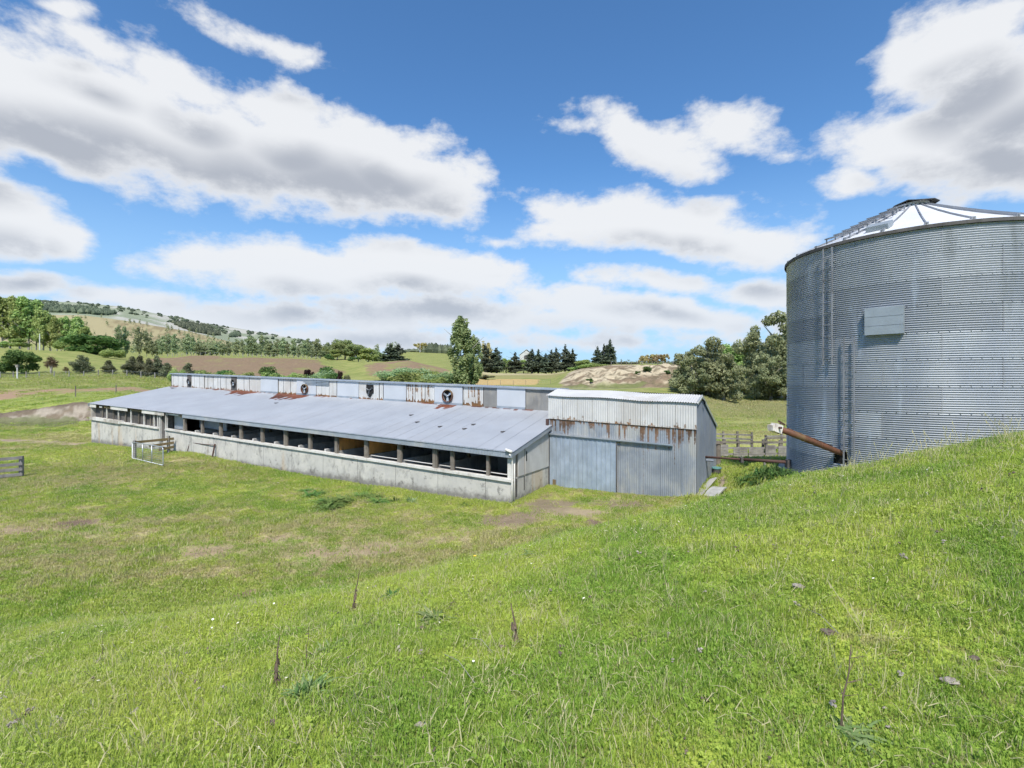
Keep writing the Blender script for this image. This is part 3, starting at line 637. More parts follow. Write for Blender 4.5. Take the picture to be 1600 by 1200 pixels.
for i, (ua, ub, kind, mt, rust) in enumerate(pan):
    s0, s1 = su(ub, TR), su(ua, TR); tp = TR - .012 * (i % 3)
    mb = MB()
    if kind == 'rib':
        def wf(a, b, rust=rust):
            k = int(a / .076) % 800; d = b - ZB; top = ZT - b
            w = 0
            if d < .05 + .13 * fing[k] ** 2: w = .75
            if rust and fing[(k * 3) % 800] < rust * .5 and top < 1.1 * fing[(k * 11) % 800]: w = .38 + .2 * rust
            if rust and d < .3 * rust * fing[(k * 5) % 800] + .05: w = .8
            return w
        mb.sheet(lambda a, b: B(a, tp, b), -E2, s0, s1, ZB, ZT, .076 if mt == 'grey_iron' else .13, .011, 16, 6, wf)
        if mt == 'white_iron' and s1 - s0 > 1.4:
            for a in np.arange(s0 + .7, s1 - .3, .76): bbox(mb, a - .008, a + .008, tp - .014, tp, ZB, ZT, 1)
        for a in (s0, s1): bbox(mb, a - .012, a + .012, tp - .02, tp, ZB, ZT, 1)
        mb.build('wall_panel', [M[mt], M['dark_iron']], barn)
    elif kind == 'flat':
        bbox(mb, s0, s1, tp - .03, tp, ZB + .12, ZT); mb.build('wall_panel', M[mt], barn)
        m2 = MB(); bbox(m2, s0, s1, tp - .07, tp, ZB, ZB + .117); m2.build('panel_sill', M['trim'], barn)
    else:
        bbox(mb, s0, s1, tp - .03, tp + .02, ZB, ZT); mb.build('wall_panel', M[mt], barn)
def fan(u, v, rad, housing=True, rim='rust'):
    s = su(u, TR - .06); p = B(s, TR - .07, 0); p.z = (V0 - v) / F * p.y
    hs = MB(); n = 24
    ring = []; 
    for r_, t_ in ((rad, 0.0), (rad, -.12), (rad * .9, -.12), (rad * .9, .0)):
        ring.append([p + E1 * (r_ * math.cos(2 * math.pi * k / n)) + UP * (r_ * math.sin(2 * math.pi * k / n)) + E2 * t_ for k in range(n)])
    for a, b in zip(ring[:-1], ring[1:]):
        hs.add(a + b, [(k, (k + 1) % n, n + (k + 1) % n, n + k) for k in range(n)])
    o = hs.build('fan', M['rust'] if rim == 'rust' else M['dark_iron'], barn)
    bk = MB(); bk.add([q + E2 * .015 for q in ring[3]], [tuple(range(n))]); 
    def child(mbx, nm, mtt, pr):
        c = mbx.build(nm, mtt, None, origin=(0, 0, 0)); c.parent = pr
        for vv in c.data.vertices: vv.co -= Vector(barn.location)
        return c
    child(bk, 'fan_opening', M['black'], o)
    bl = MB()
    for k in range(3):
        a = .5 + k * 2.094
        d = E1 * math.cos(a) + UP * math.sin(a); q = -E1 * math.sin(a) + UP * math.cos(a)
        c0 = p + E2 * -.05
        bl.add([c0 + d * rad * .12 - q * rad * .1, c0 + d * rad * .82 - q * rad * .22, c0 + d * rad * .85 + q * rad * .18 - E2 * .05, c0 + d * rad * .12 + q * rad * .12 - E2 * .03], [(0, 1, 2, 3)])
    bl.tube([p - E2 * .12, p], rad * .16, 10)
    child(bl, 'fan_blades', M['galv'], o)
fan(296.3, 596, .24, rim='dark'); fan(365.8, 598, .26, rim='dark'); fan(477, 607.5, .33); fan(700.3, 618.5, .36)
# broken square opening with a fan behind it
s = su(578, TR - .03); p = B(s, TR - .055, 0); p.z = (V0 - 610.5) / F * p.y
mb = MB(); pts2 = [(-.3, .38), (.32, .36), (.33, -.12), (.2, -.22), (.05, -.42), (-.1, -.36), (-.3, -.1)]
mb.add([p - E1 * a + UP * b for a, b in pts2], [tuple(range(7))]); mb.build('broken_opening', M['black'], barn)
mb = MB()
for a, (w_, h_) in ((.6, (.34, .13)), (2.5, (.3, .14)), (4.4, (.34, .13))):
    d = -E1 * math.cos(a) + UP * math.sin(a)
    mb.beam(p - E2 * .02 + d * .05, p - E2 * .03 + d * w_ - UP * .02, .015, h_, E2)
mb.build('fan_blades', M['galv'], barn)
mb = MB()
for k, z in enumerate((-.52, -.62, -.71)): bbox(mb, su(515, TR) , su(475 + k * 3, TR), TR - .09, TR - .04, z, z + .045)
mb.build('louvre', M['trim'], barn)
# cap and rear slope
mb = MB(); z0 = ZT
mb.hexa([B(.2, TR - .12, z0 - .03), B(SL + .05, TR - .12, z0 - .03), B(SL + .05, TR + .55, z0 + .02), B(.2, TR + .55, z0 + .02), B(.2, TR - .12, z0 + .035), B(SL + .05, TR - .12, z0 + .035), B(SL + .05, TR + .55, z0 + .08), B(.2, TR + .55, z0 + .08)])
mb.build('cap_flashing', M['trim'], barn)
mb = MB(); mb.sheet(lambda a, b: B(a, b, z0 + .05 - .25 * (b - TR - .5)), UP, .2, SL + .1, TR + .4, 11.7, .076 * 2, .012, 3, 4)
mb.build('rear_roof', M['roof_iron'], barn)
mb = MB()
for s0, s1 in ((SL - .14, SL - .04),):
    mb.hexa([B(s0, TR + .01, -3.79), B(s1, TR + .01, -3.79), B(s1, 11.2, -3.79), B(s0, 11.2, -3.79), B(s0, TR + .01, z0), B(s1, TR + .01, z0), B(s1, 11.2, -1.85), B(s0, 11.2, -1.85)])
mb.build('end_panel', M['old_board'], barn)

# ------------------------------------------------------------------ tall iron shed
SO = Vector((1.69, 22.58, 0)); E3 = -E1
def S(s, t, z): return SO + E3 * s + E2 * t + UP * (z - .0325 * s)
shed = empty('iron_shed', (1.69, 22.58, -4.7), 'tall grey corrugated iron shed with white upper cladding, rust streaks and a sliding door', 'shed')
SW = 6.37; SD = 5.5
def sbox(mb, s0, s1, t0, t1, z0, z1, mi=0):
    return mb.hexa([S(s0, t0, z0), S(s1, t0, z0), S(s1, t1, z0), S(s0, t1, z0), S(s0, t0, z1), S(s1, t0, z1), S(s1, t1, z1), S(s0, t1, z1)], mi)
srnd = rg.random(400)
def shedrust(a, b):
    k = int(a / .076 + .5) % 400; d = -1.63 - b
    ln = .02 + 1.0 * srnd[k] ** 1.9
    if 1.2 < a < 1.9 or 2.3 < a < 2.7: ln *= .35
    if 4.3 < a < 5.0: ln *= 1.3
    w = 0
    if 0 < d < ln: w = .72 * (1 - d / ln * .4)
    if d > 0 and b < -3.9 - .0 and srnd[(k * 3) % 400] > .5 and b < -4.3 + .2 * srnd[k]: w = .35
    if abs(a - 4.31) < .03: w = max(w, .42)
    if abs(a - 5.55) < .02 and d < 1.5: w = .5
    return w
mb = MB(); mb.sheet(lambda a, b: S(a, 0, b), -E2, 0, SW, -4.95, -.60, .076, .0095, 60, 6, shedrust)
for k in range(1, 8): sbox(mb, k * .83 - .006, k * .83 + .006, -.0125, -.008, -4.9, -1.7, 1)
mb.build('front_wall', [M['shed_iron'], M['gable_iron']], shed)
def whiterust(a, b):
    k = int(a / .1) % 400; d = b + 1.63
    return .5 if d < .03 + .22 * srnd[k] ** 3 else (.3 if abs((a + .2) % .76) < .02 and d < .3 else 0)
mb = MB(); mb.sheet(lambda a, b: S(a, -.045, b), -E2, -.02, SW + .03, -1.63, -.585, .10, .010, 24, 6, whiterust)
for k in range(1, 9):
    sbox(mb, k * .70 - .005, k * .70 + .005, -.062, -.055, -1.62, -.6, 1)
mb.build('upper_cladding', [M['white_iron'], M['old_wood']], shed)
mb = MB(); mb.sheet(lambda a, b: S(a, -.075, b), -E2, .06, 3.17, -4.86, -2.36, .21, .014, 20, 8, None, wave=lambda ph: 1. if abs(((ph + .5) % 1) - .5) < .12 else -1.)
mb.build('sliding_door', M['door_iron'], shed)
mb = MB(); sbox(mb, 3.165, 3.2, -.1, -.03, -4.8, -2.4); mb.build('door_edge', M['dark_iron'], shed); mb = MB(); sbox(mb, .0, .05, -.09, -.0, -4.9, -2.2); mb.build('door_edge', M['dark_iron'], shed)
mb = MB(); sbox(mb, .22, .38, -.1, -.092, -4.75, -4.35); mb.build('door_hole', M['brown_wood'], shed)
mb = MB(); sbox(mb, 0, 5.48, -.13, -.03, -2.37, -2.29); sbox(mb, 0, 5.5, -.16, -.135, -2.33, -2.27)
mb.build('door_track', M['trim'], shed)
mb = MB(); sbox(mb, -.14, -.01, -.06, .06, -5, -1.66); mb.build('corner_post', M['dark_rust'], shed)
pk = 1.12; zp = -.30; zb = -1.86
def roofz(t): return -.555 + (zp + .555) * (t / pk) if t < pk else zp + (zb - zp) * (t - pk) / (SD - pk)
sag = lambda a: -.018 * math.sin(a * 1.9) - .02 * sstep(a, 3.6, 4.2) 
mb = MB(); mb.sheet(lambda a, b: S(a, b, roofz(b) + .012 + sag(a)), UP, -.08, SW + .08, -.13, pk, .10, .014, 8, 6)
mb.build('roof', M['white_iron'], shed)
mb = MB(); mb.sheet(lambda a, b: S(a, b, roofz(b) + .012), UP, -.08, SW + .04, pk, SD + .12, .10, .012, 4, 6)
mb.build('roof', M['roof_iron'], shed)
mb = MB()
for t0, t1 in ((0, pk), (pk, SD)):
    mb.hexa([S(SW + .035, t0, roofz(t0) - .12), S(SW + .06, t0, roofz(t0) - .12), S(SW + .06, t1, roofz(t1) - .12), S(SW + .035, t1, roofz(t1) - .12),
             S(SW + .035, t0, roofz(t0) + .02), S(SW + .06, t0, roofz(t0) + .02), S(SW + .06, t1, roofz(t1) + .02), S(SW + .035, t1, roofz(t1) + .02)])
mb.build('rake_flashing', M['galv'], shed)
# gable walls: corrugated sheet clipped to the roof line
def gable(sx, nrm, name, mt):
    mb = MB(); per = .076; n = int(SD / per * 5); A = np.linspace(0, SD, n); vs = []; uv = []
    for a in A:
        o = .0095 * math.cos(2 * math.pi * a / per)
        for zz in (-5.0, roofz(a)):
            vs.append(S(sx, a, zz) + nrm * o); uv.append((a, zz))
    fs = [(2 * i, 2 * i + 2, 2 * i + 3, 2 * i + 1) for i in range(n - 1)]
    mb.add(vs, fs, 0, uv)
    for t_ in (.85, 1.7, 2.55, 3.4, 4.25): sbox(mb, sx + .008 * nrm.dot(E3), sx + .014 * nrm.dot(E3), t_ - .006, t_ + .006, -4.9, roofz(t_) - .05, 0)
    return mb.build(name, M[mt], shed)
gable(SW, E3, 'gable_wall', 'gable_iron'); gable(0.03, -E3, 'gable_wall', 'gable_iron')
mb = MB(); sbox(mb, 0, SW, SD - .02, SD, -5, zb); mb.build('rear_wall', M['gable_iron'], shed)
mb = MB(); p0 = S(SW + .02, 1.15, -.45); mb.tube([p0, p0 + E3 * .1 + E2 * .1 - UP * .12, p0 + E3 * .08 + E2 * .3 - UP * .2], .03, 6); mb.build('bracket', M['black'], shed)

# plank leaning at the shed corner, slab, round trough lid
a = pt(1086, 779, 19.05); b = pt(1111, 748, 21.3); 
mb = MB(); a.z = ground(a.x, a.y) + .04; b.z = ground(b.x, b.y) + .18
mb.beam(a + Vector((.06, 0, .02)), b + Vector((.10, 0, 0)), .30, .05, (-.6, -.3, .7)); 
tag(mb.build('plank', M['slab'], None, origin=tuple(a)), 'pale wooden plank lying along the foot of the grey shed gable', 'plank')
cs = [pt(1100, 778.6, 18.9), pt(1114, 764, 19.7), pt(1136, 769, 19.3), pt(1121, 785, 18.2)]
for c in cs: c.z = ground(c.x, c.y) + .02
cs[1].z += .14; cs[2].z += .12; cs[0].z += .05; cs[3].z += .03
mb = MB(); nx = 8
def bil(a, b): 
    p = (cs[0] * (1 - a) + cs[1] * a) * (1 - b) + (cs[3] * (1 - a) + cs[2] * a) * b
    return p + UP * (.07 * math.sin(math.pi * a))
top = [bil(i / nx, j / nx) + UP * .06 for j in range(nx + 1) for i in range(nx + 1)]; bot = [bil(i / nx, j / nx) for j in range(nx + 1) for i in range(nx + 1)]
m1 = nx + 1; f1 = [(j * m1 + i, j * m1 + i + 1, (j + 1) * m1 + i + 1, (j + 1) * m1 + i) for j in range(nx) for i in range(nx)]
K = m1 * m1; rim = [i for i in range(m1)] + [j * m1 + nx for j in range(1, m1)] + [nx * m1 + i for i in range(nx - 1, -1, -1)] + [j * m1 for j in range(nx - 1, 0, -1)]
f2 = [(rim[i], rim[(i + 1) % len(rim)], rim[(i + 1) % len(rim)] + K, rim[i] + K) for i in range(len(rim))]
mb.add(top + bot, f1 + [tuple(reversed([q + K for q in f])) for f in f1] + f2)
tag(mb.build('slab', M['slab'], None, origin=tuple(cs[0])), 'curved pale slab lying on the grass beside the dirt path', 'slab')
p = pt(1119.6, 740, 22.8); p.z = ground(p.x, p.y)
td = empty('water_trough', tuple(p), 'small round teal trough standing in grass behind the grey shed', 'trough')
mb = MB(); mb.tube([p + UP * .0, p + UP * .3], [.17, .19], 14); mb.build('body', M['dark_iron'], td)
mb = MB(); mb.tube([p + UP * .3, p + UP * .36], [.22, .21], 16); mb.build('lid', M['teal'], td)

# ------------------------------------------------------------------ silo
silo = empty('grain_silo', (SC[0], SC[1], SILO_Z), 'large round corrugated grey grain silo with white cone roof and two ladders', 'silo')
C3 = Vector((SC[0], SC[1], 0)); RING = .8128; PITCH = RING / 12
ZTOP = SILO_Z + 10 * RING
def sp(th, r, z): return Vector((SC[0] + r * math.cos(th), SC[1] + r * math.sin(th), z))
def silo_th(u, rad=SR):
    r = ray(u); d = Vector((r, 1, 0)).normalized(); b = d.dot(C3); disc = b * b - (C3.dot(C3) - rad * rad)
    q = d * (b - math.sqrt(max(disc, 0))) - C3; return math.atan2(q.y, q.x)
def silo_mat():
    m, nt = mat('silo_corrugated_steel')
    P = pos_(nt); w = attr_(nt, 'wear').outputs['Fac']
    n1 = noise_(nt, pos_(nt, (1, 1, .5)), .8, 5, .6); n2 = noise_(nt, pos_(nt, (1, 1, .18)), 2.0, 4, .6); n3 = noise_(nt, P, 30, 2, .5)
    c = mixc(nt, w, (.29, .31, .34), (.50, .52, .54))
    c = mixc(nt, smooth_(nt, n1, .35, .65, 0, .45), c, (.3, .33, .38))
    c = mixc(nt, smooth_(nt, n2, .58, .74, 0, .6), c, (.55, .6, .66))
    c = mixc(nt, smooth_(nt, n2, .26, .40, .35, 0), c, (.2, .215, .22))
    finish(nt, c, mixr(nt, n1), .42, n3, .04, .01, .4)
    return m
def mixr(nt, n): return smooth_(nt, n, .3, .7, .55, .68)
M['silo'] = silo_mat()
hole_th = silo_th(1312); hz0 = -2.72; hz1 = -2.28
def silo_wall():
    nth = 220; th0 = -math.pi; per = 6; nz = 120 * per + 1
    ths = np.linspace(th0, th0 + 2 * math.pi, nth + 1); zs = np.linspace(SILO_Z, ZTOP, nz)
    off = .020 * np.cos(2 * np.pi * (zs - SILO_Z) / PITCH)
    vs = []; at = []
    prn = rg.random((12, 12))
    for j, z in enumerate(zs):
        ring = min(9, int((z - SILO_Z) / RING)); lip = -.004 * ((z - SILO_Z) / RING - ring)
        r = SR + off[j] + lip
        for i in range(nth):
            th = ths[i]; pn = int(((th - th0) / (2 * math.pi)) * 9 + (ring % 2) * .5) % 9
            vs.append((SC[0] + r * math.cos(th), SC[1] + r * math.sin(th), z)); at.append(.15 + .7 * prn[ring, pn])
    fs = []
    for j in range(nz - 1):
        zm = (zs[j] + zs[j + 1]) / 2
        for i in range(nth):
            thm = (ths[i] + ths[i + 1]) / 2
            if hz0 < zm < hz1 and abs((thm - hole_th + math.pi) % (2 * math.pi) - math.pi) * SR < .25: continue
            i2 = (i + 1) % nth
            fs.append((j * nth + i, j * nth + i2, (j + 1) * nth + i2, (j + 1) * nth + i))
    mb = MB(); mb.add(vs, fs, 0, None, at)
    # bolts along ring joints and panel joints
    for ring in range(1, 10):
        z = SILO_Z + ring * RING + .02
        for k in range(104):
            th = -2 * math.pi * k / 104
            p = sp(th, SR + .012, z); rd = Vector((math.cos(th), math.sin(th), 0)); mb.box(p, (.02, .024, .022), (rd, Vector((-rd.y, rd.x, 0)), UP), 1)
    for ring in range(10):
        for pn in range(9):
            th = th0 + (pn - (ring % 2) * .5) * 2 * math.pi / 9; rd = Vector((math.cos(th), math.sin(th), 0)); tg = Vector((-rd.y, rd.x, 0))
            for k in range(12):
                z = SILO_Z + ring * RING + (k + .5) * PITCH
                mb.box(sp(th, SR - .004, z), (.02, .035, .03), (rd, tg, UP), 1)
    return mb.build('wall', [M['silo'], M['rib']], silo)
silo_wall()
# roof cone of sectors with ribs
RE = SR + .07; zE = ZTOP - .02; RC = .46; zC = zE + (RE - RC) * .455; NS = 24; ph = R(-110)
mb = MB(); ns = NS * 4; vs = []
prof_r = [(RE, zE - .09), (RE, zE), (RE - .02, zE + .01)] + [(RE + (RC - RE) * k / 5, zE + (zC - zE) * k / 5 - .05 * math.sin(math.pi * k / 5)) for k in range(1, 6)]
for (r_, z_) in prof_r:
    for i in range(ns): vs.append(sp(ph + 2 * math.pi * i / ns, r_, z_))
fs = [(j * ns + i, j * ns + (i + 1) % ns, (j + 1) * ns + (i + 1) % ns, (j + 1) * ns + i) for j in range(len(prof_r) - 1) for i in range(ns)]
mb.add(vs, fs); mb.build('roof', M['silo_roof'], silo)
mb = MB()
for i in range(NS):
    th = ph + 2 * math.pi * i / NS
    pts_ = [sp(th, r_, z_ + .03) for (r_, z_) in prof_r[2:]]
    for a, b in zip(pts_[:-1], pts_[1:]): mb.beam(a, b, .028, .05)
    mb.box(sp(th, RE - .1, zE + .06), (.12, .1, .08), (Vector((math.cos(th), math.sin(th), 0)), Vector((-math.sin(th), math.cos(th), 0)), UP))
mb.build('roof_rib', M['rib'], silo)
mb = MB(); n = 48
for i in range(n):
    a0, a1 = 2 * math.pi * i / n, 2 * math.pi * (i + 1) / n
    mb.beam(sp(a0, RE + .005, zE - .05), sp(a1, RE + .005, zE - .05), .03, .10)
mb.build('eave_ring', M['dark_iron'], silo)
mb = MB(); n = 24; vs = []; capc = [(.44, zC - .05), (.44, zC + .14)]
for (r_, z_) in capc:
    for i in range(n): vs.append(sp(2 * math.pi * i / n, r_, z_))
mb.add(vs, [(i, (i + 1) % n, n + (i + 1) % n, n + i) for i in range(n)]); mb.build('cap_collar', M['silo_roof'], silo)
mb = MB(); n = 10; vs = [sp(0, 0, zC + .33)]
for i in range(n): vs.append(sp(2 * math.pi * i / n, .68 + .05 * (i % 2), zC + .13 + .05 * math.sin(i * 2.4)))
for i in range(n): vs.append(sp(2 * math.pi * i / n, .66 + .05 * (i % 2), zC + .10 + .05 * math.sin(i * 2.4)))
mb.add(vs, [(0, 1 + i, 1 + (i + 1) % n) for i in range(n)] + [(1 + i, 1 + n + i, 1 + n + (i + 1) % n, 1 + (i + 1) % n) for i in range(n)]); mb.build('cap_lid', M['dark_iron'], silo)
mb = MB(); thr = R(-160)
for k in range(8):
    r_ = 3.92 - k * .42; z_ = zE + (RE - r_) * .455 + .16; rd = Vector((math.cos(thr), math.sin(thr), 0)); tg = Vector((-rd.y, rd.x, 0))
    p = sp(thr, r_, z_); w = .46 if k < 6 else .3
    mb.box(p, (.10, w * 2, .03), (rd, tg, UP))
    mb.beam(p - tg * w * .9, p - tg * w * .9 - UP * .17, .03, .03, rd); mb.beam(p + tg * w * .9, p + tg * w * .9 - UP * .17, .03, .03, rd)
mb.build('roof_steps', M['rib'], silo)
mb = MB(); th = silo_th(1364); rd = Vector((math.cos(th), math.sin(th), 0)); tg = Vector((-rd.y, rd.x, 0))
mb.box(sp(th, 3.55, zE + (RE - 3.55) * .455 + .08), (.5, .62, .16), ((rd - UP * .455).normalized(), tg, (UP + rd * .455).normalized())); mb.build('roof_hatch', M['hatch'], silo)
def ladder(u0, u1, ztop, zbot, name='ladder'):
    th0_, th1_ = silo_th(u0), silo_th(u1); mb = MB(); rr = SR + .13
    a0, a1 = sp(th0_, rr, 0), sp(th1_, rr, 0); tg = (a1 - a0).normalized(); rd = Vector((tg.y, -tg.x, 0))
    if rd.dot(a0 - C3) < 0: rd = -rd
    for a in (a0, a1):
        mb.beam(a + UP * zbot, a + UP * ztop, .045, .028, tg)
    z = zbot + .2
    while z < ztop - .05:
        mb.tube([a0 + UP * z - tg * .03, a1 + UP * z + tg * .03], .011, 6); z += .386 / 1.0
    for z in np.arange(zbot + .3, ztop, 1.6):
        for a in (a0, a1): mb.beam(a + UP * z, a + UP * z - rd * .14, .03, .02)
    mb.build(name, M['rib' if name == 'ladder' else 'galv'], silo)
ladder(1290.7, 1304, ZTOP - .15, .62); ladder(1322, 1337.5, 1.52, SILO_Z + .25)
# flat square hatch on the wall
tha, thb = silo_th(1354), silo_th(1414); a = sp(tha, SR + .03, 0); b = sp(thb, SR + .03, 0); tg = (b - a).normalized(); rd = Vector((tg.y, -tg.x, 0))
if rd.dot(a - C3) < 0: rd = -rd
mid = (a + b) / 2 + rd * (.10); wdt = (b - a).length
zt = (V0 - 480) / F * mid.y; zb_ = (V0 - 522.5) / F * mid.y
mb = MB(); mb.box(mid + UP * (zt + zb_) / 2, (wdt, .18, zt - zb_), (tg, rd, UP))
for k in (1, 2): mb.box(mid + UP * (zb_ + (zt - zb_) * k / 3) + rd * .092, (wdt, .008, .012), (tg, rd, UP), 1)
mb.build('wall_hatch', [M['hatch'], M['rib']], silo)
mb = MB(); rd = Vector((math.cos(hole_th), math.sin(hole_th), 0)); tg = Vector((-rd.y, rd.x, 0))
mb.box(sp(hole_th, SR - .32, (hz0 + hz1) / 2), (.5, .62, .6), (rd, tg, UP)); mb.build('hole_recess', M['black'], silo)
# pad
mb = MB(); n = 40; vs = []
for z_ in (-3.41, -3.9):
    for i in range(n):
        th = 2 * math.pi * i / n; vs.append(sp(th, 4.42, z_))
mb.add(vs, [tuple(range(n))] + [(i, (i + 1) % n + 0, n + (i + 1) % n, n + i) for i in range(n)])
e0 = pt(1218, 724, 21.0); e1 = pt(1233, 741, 18.6); e2 = pt(1262, 745, 17.2); e3 = pt(1262, 720, 21.5)
for q in (e0, e1, e2, e3): q.z = -3.407
mb.add([e0, e1, e2, e3] + [q - UP * .5 for q in (e0, e1, e2, e3)], [(0, 1, 2, 3), (0, 4, 5, 1), (1, 5, 6, 2), (3, 2, 6, 7), (0, 3, 7, 4)])
tag(mb.build('concrete_pad', M['slab'], None, origin=(SC[0], SC[1], -3.41)), 'pale concrete pad under the round grey silo', None, None, 'structure')

# rusty auger tube sticking out of the silo
A0 = sp(hole_th, SR - .35, -2.62); w0 = sp(hole_th, SR, 0); w0.z = (V0 - 707) / F * w0.y
rdh = Vector((math.cos(hole_th), math.sin(hole_th), 0))
Lh = (ray(1214) * w0.y - w0.x) / (rdh.x - ray(1214) * rdh.y); en = w0 + rdh * Lh; en.z = (V0 - 668.5) / F * en.y
dr = (en - w0).normalized(); A0 = w0 - dr * .4
auger = empty('auger', tuple(w0), 'fat rusty auger tube with white hood poking out of the silo wall', 'auger')
mb = MB(); mb.tube([A0, w0 + dr * .05, w0 + dr * (Lh * .5), en - dr * .15], .094, 20)
for f_ in (.33, .62): mb.tube([w0 + dr * Lh * f_, w0 + dr * (Lh * f_ + .05)], .102, 20)
mb.beam(w0 + dr * .4 + UP * .11, en - dr * .5 + UP * .11, .05, .025); mb.build('tube', M['rust'], auger, True)
mb = MB(); sd = dr.cross(UP).normalized(); up2 = sd.cross(dr).normalized()
mb.box(en + dr * .02 - up2 * .02, (.29, .22, .26), (dr, sd, up2)); mb.box(en + dr * .24 - up2 * .06, (.10, .19, .18), ((dr - up2 * .4).normalized(), sd, (up2 + dr * .4).normalized()))
mb.build('hood', M['hood'], auger)
mb = MB(); mb.tube([en + dr * .05 - sd * .2, en + dr * .05 + sd * .2], .035, 10); mb.tube([en - dr * .1 - up2 * .17, en - dr * .1 + up2 * .22], .02, 6)
mb.beam(en - dr * .2 + up2 * .16 - sd * .08, en + dr * .1 + up2 * .2 - sd * .08, .03, .05); mb.build('bracket', M['dark_rust'], auger)

# thin conveyor pipe from shed to silo
a = S(SW, 2.2, 0); a.z = (V0 - 714) / F * a.y; th = silo_th(1235.5); b = sp(th, SR + .02, 0); b.z = (V0 - 722.5) / F * b.y; m_ = a.lerp(b, .72)
cv = empty('conveyor_pipe', tuple(a), 'thin rusty conveyor pipe running from shed gable to silo base', 'pipe')
mb = MB(); mb.tube([a - E3 * .1, a.lerp(b, .45)], .045, 10); mb.tube([a.lerp(b, .44), b], .065, 10); mb.build('tube', M['dark_rust'], cv, True)
mb = MB(); mb.box(a.lerp(b, .45) - UP * .02, (.1, .2, .2)); mb.build('coupling', M['dark_iron'], cv); mb = MB(); mb.box(b - E3 * .05 - UP * .05, (.2, .2, .3)); mb.build('coupling', M['dark_iron'], cv)
mb = MB(); gz = ground(m_.x, m_.y); mb.beam((m_.x, m_.y, gz - .1), (m_.x, m_.y, m_.z - .05), .07, .07, (1, 0, 0)); mb.build('support_post', M['grey_wood'], cv)
mb = MB(); q = S(SW, 2.45, 0); q.z = (V0 - 719) / F * q.y; mb.tube([q, q + E3 * .3], .05, 8); mb.build('stub', M['gable_iron'], cv)

# ------------------------------------------------------------------ gates and fences
def gp(x, y, dz=0.): return Vector((x, y, ground(x, y) + dz))
# swung-open farm gate by the barn door
def gate_pts():
    a = pt(206.8, 716, 30.2); b = pt(254.8, 732.2, 26.9)
    return a, b
ga, gb = gate_pts(); ga.z = ground(ga.x, ga.y) + .1; gb.z = ground(gb.x, gb.y) + .1
gt = empty('farm_gate', tuple(ga), 'open galvanised pipe farm gate standing out from the barn doorway', 'gate')
d = (gb - ga); gh = .98
c1, c2, c3, c4 = ga, gb, gb + UP * gh, ga + UP * gh
dn = d.normalized()
mb = MB(); cr = .16
mb.tube([c4, c3 - dn * cr, c3 - dn * cr * .3 - UP * cr * .3, c3 - UP * cr, c2 + UP * cr * .2, c2], .024, 8); mb.tube([c2, c1, c4], .024, 8)
for f_ in (.36, .66): mb.beam(c1 + d * f_, c4 + d * f_, .05, .02, dn)
mb.build('frame', M['galv'], gt, True)
mb = MB()
for k in range(1, 26): mb.beam(c1 + d * (k / 26), c1 + d * (k / 26) + UP * gh, .006, .006, dn)
for k in range(1, 8): mb.beam(c1 + UP * gh * k / 8, c2 + UP * gh * k / 8, .008, .008)
mb.build('wire_mesh', M['galv'], gt)
# three-rail timber fence between gate and wall
f0 = ga + Vector((-.05, .12, 0)); f1 = B(su(271), -.25, 0)
ft = empty('rail_fence', tuple(f0), 'brown three-rail timber fence from the farm gate to the barn wall', 'fence')
for i, (za, zb_, st) in enumerate(((-2.62 - 1.0, -2.62 - .9, 0), (-3.85, -3.62, .38), (-4.1, -3.9, .62))): pass
for (ua, va, Ya, ub, vb, Yb) in ((213, 691, 30.2, 271.7, 685.3, 31.9), (233, 697.5, 30.7, 271.7, 691.5, 31.9), (248, 703, 31.1, 271.7, 698, 31.9)):
    mb = MB(); mb.beam(pt(ua, va, Ya), pt(ub, vb, Yb), .05, .15); mb.build('rail', M['brown_wood'], ft)
for (u, Y) in ((209, 30.2), (262, 31.6)):
    mb = MB(); q = pt(u, 0, Y); g_ = ground(q.x, q.y); mb.beam((q.x, q.y + .08, g_ - .1), (q.x, q.y + .08, g_ + 1.15), .12, .12, (1, 0, 0)); mb.build('post', M['grey_wood'], ft)
# rusty pipe hoop against the wall
mb = MB(); a = pt(291.5, 706, 31.2); b = pt(296.5, 691.3, 31.3); c = pt(335.8, 695.7, 29.7); e = pt(331, 714, 29.5)
a.z = ground(a.x, a.y) - .05; e.z = ground(e.x, e.y) - .05
mb.tube([a, b, b + (c - b) * .5 - UP * .02, c], .022, 8); mb.tube([c + UP * .08, e], .045, 8); mb.tube([b - UP * .02, b + UP * .1 - (c - b).normalized() * .03], .04, 8)
tag(mb.build('pipe_rail', M['dark_rust'], None, origin=tuple(a)), 'dark rusty pipe rail leaning in front of the concrete barn wall', 'rail')
# grey timber fence at the left
fa = hit(33, 745, 10); fb = Vector((ray(-150) * 22.4, 22.4, 0))
ff = empty('rail_fence', tuple(fa), 'weathered grey four-rail timber fence end standing alone in the paddock', 'fence')
dd_ = (fb - fa); dd_.z = 0
for k, h_ in enumerate((.13, .40, .66, .97)):
    mb = MB(); g0 = ground(fa.x, fa.y); g1 = ground(fb.x, fb.y)
    mb.beam(Vector((fa.x, fa.y, g0 + h_)) + Vector((.06, 0, random.uniform(-.01, .01))), Vector((fb.x, fb.y, g1 + h_)), .04, .15); mb.build('rail', M['grey_wood'], ff)
for f_ in (0.015, .3, .62, .97):
    q = fa + dd_ * f_; g0 = ground(q.x, q.y); mb = MB(); mb.beam((q.x, q.y + .09, g0 - .1), (q.x, q.y + .09, g0 + 1.05), .16, .12, (1, 0, 0)); mb.build('post', M['grey_wood'], ff)

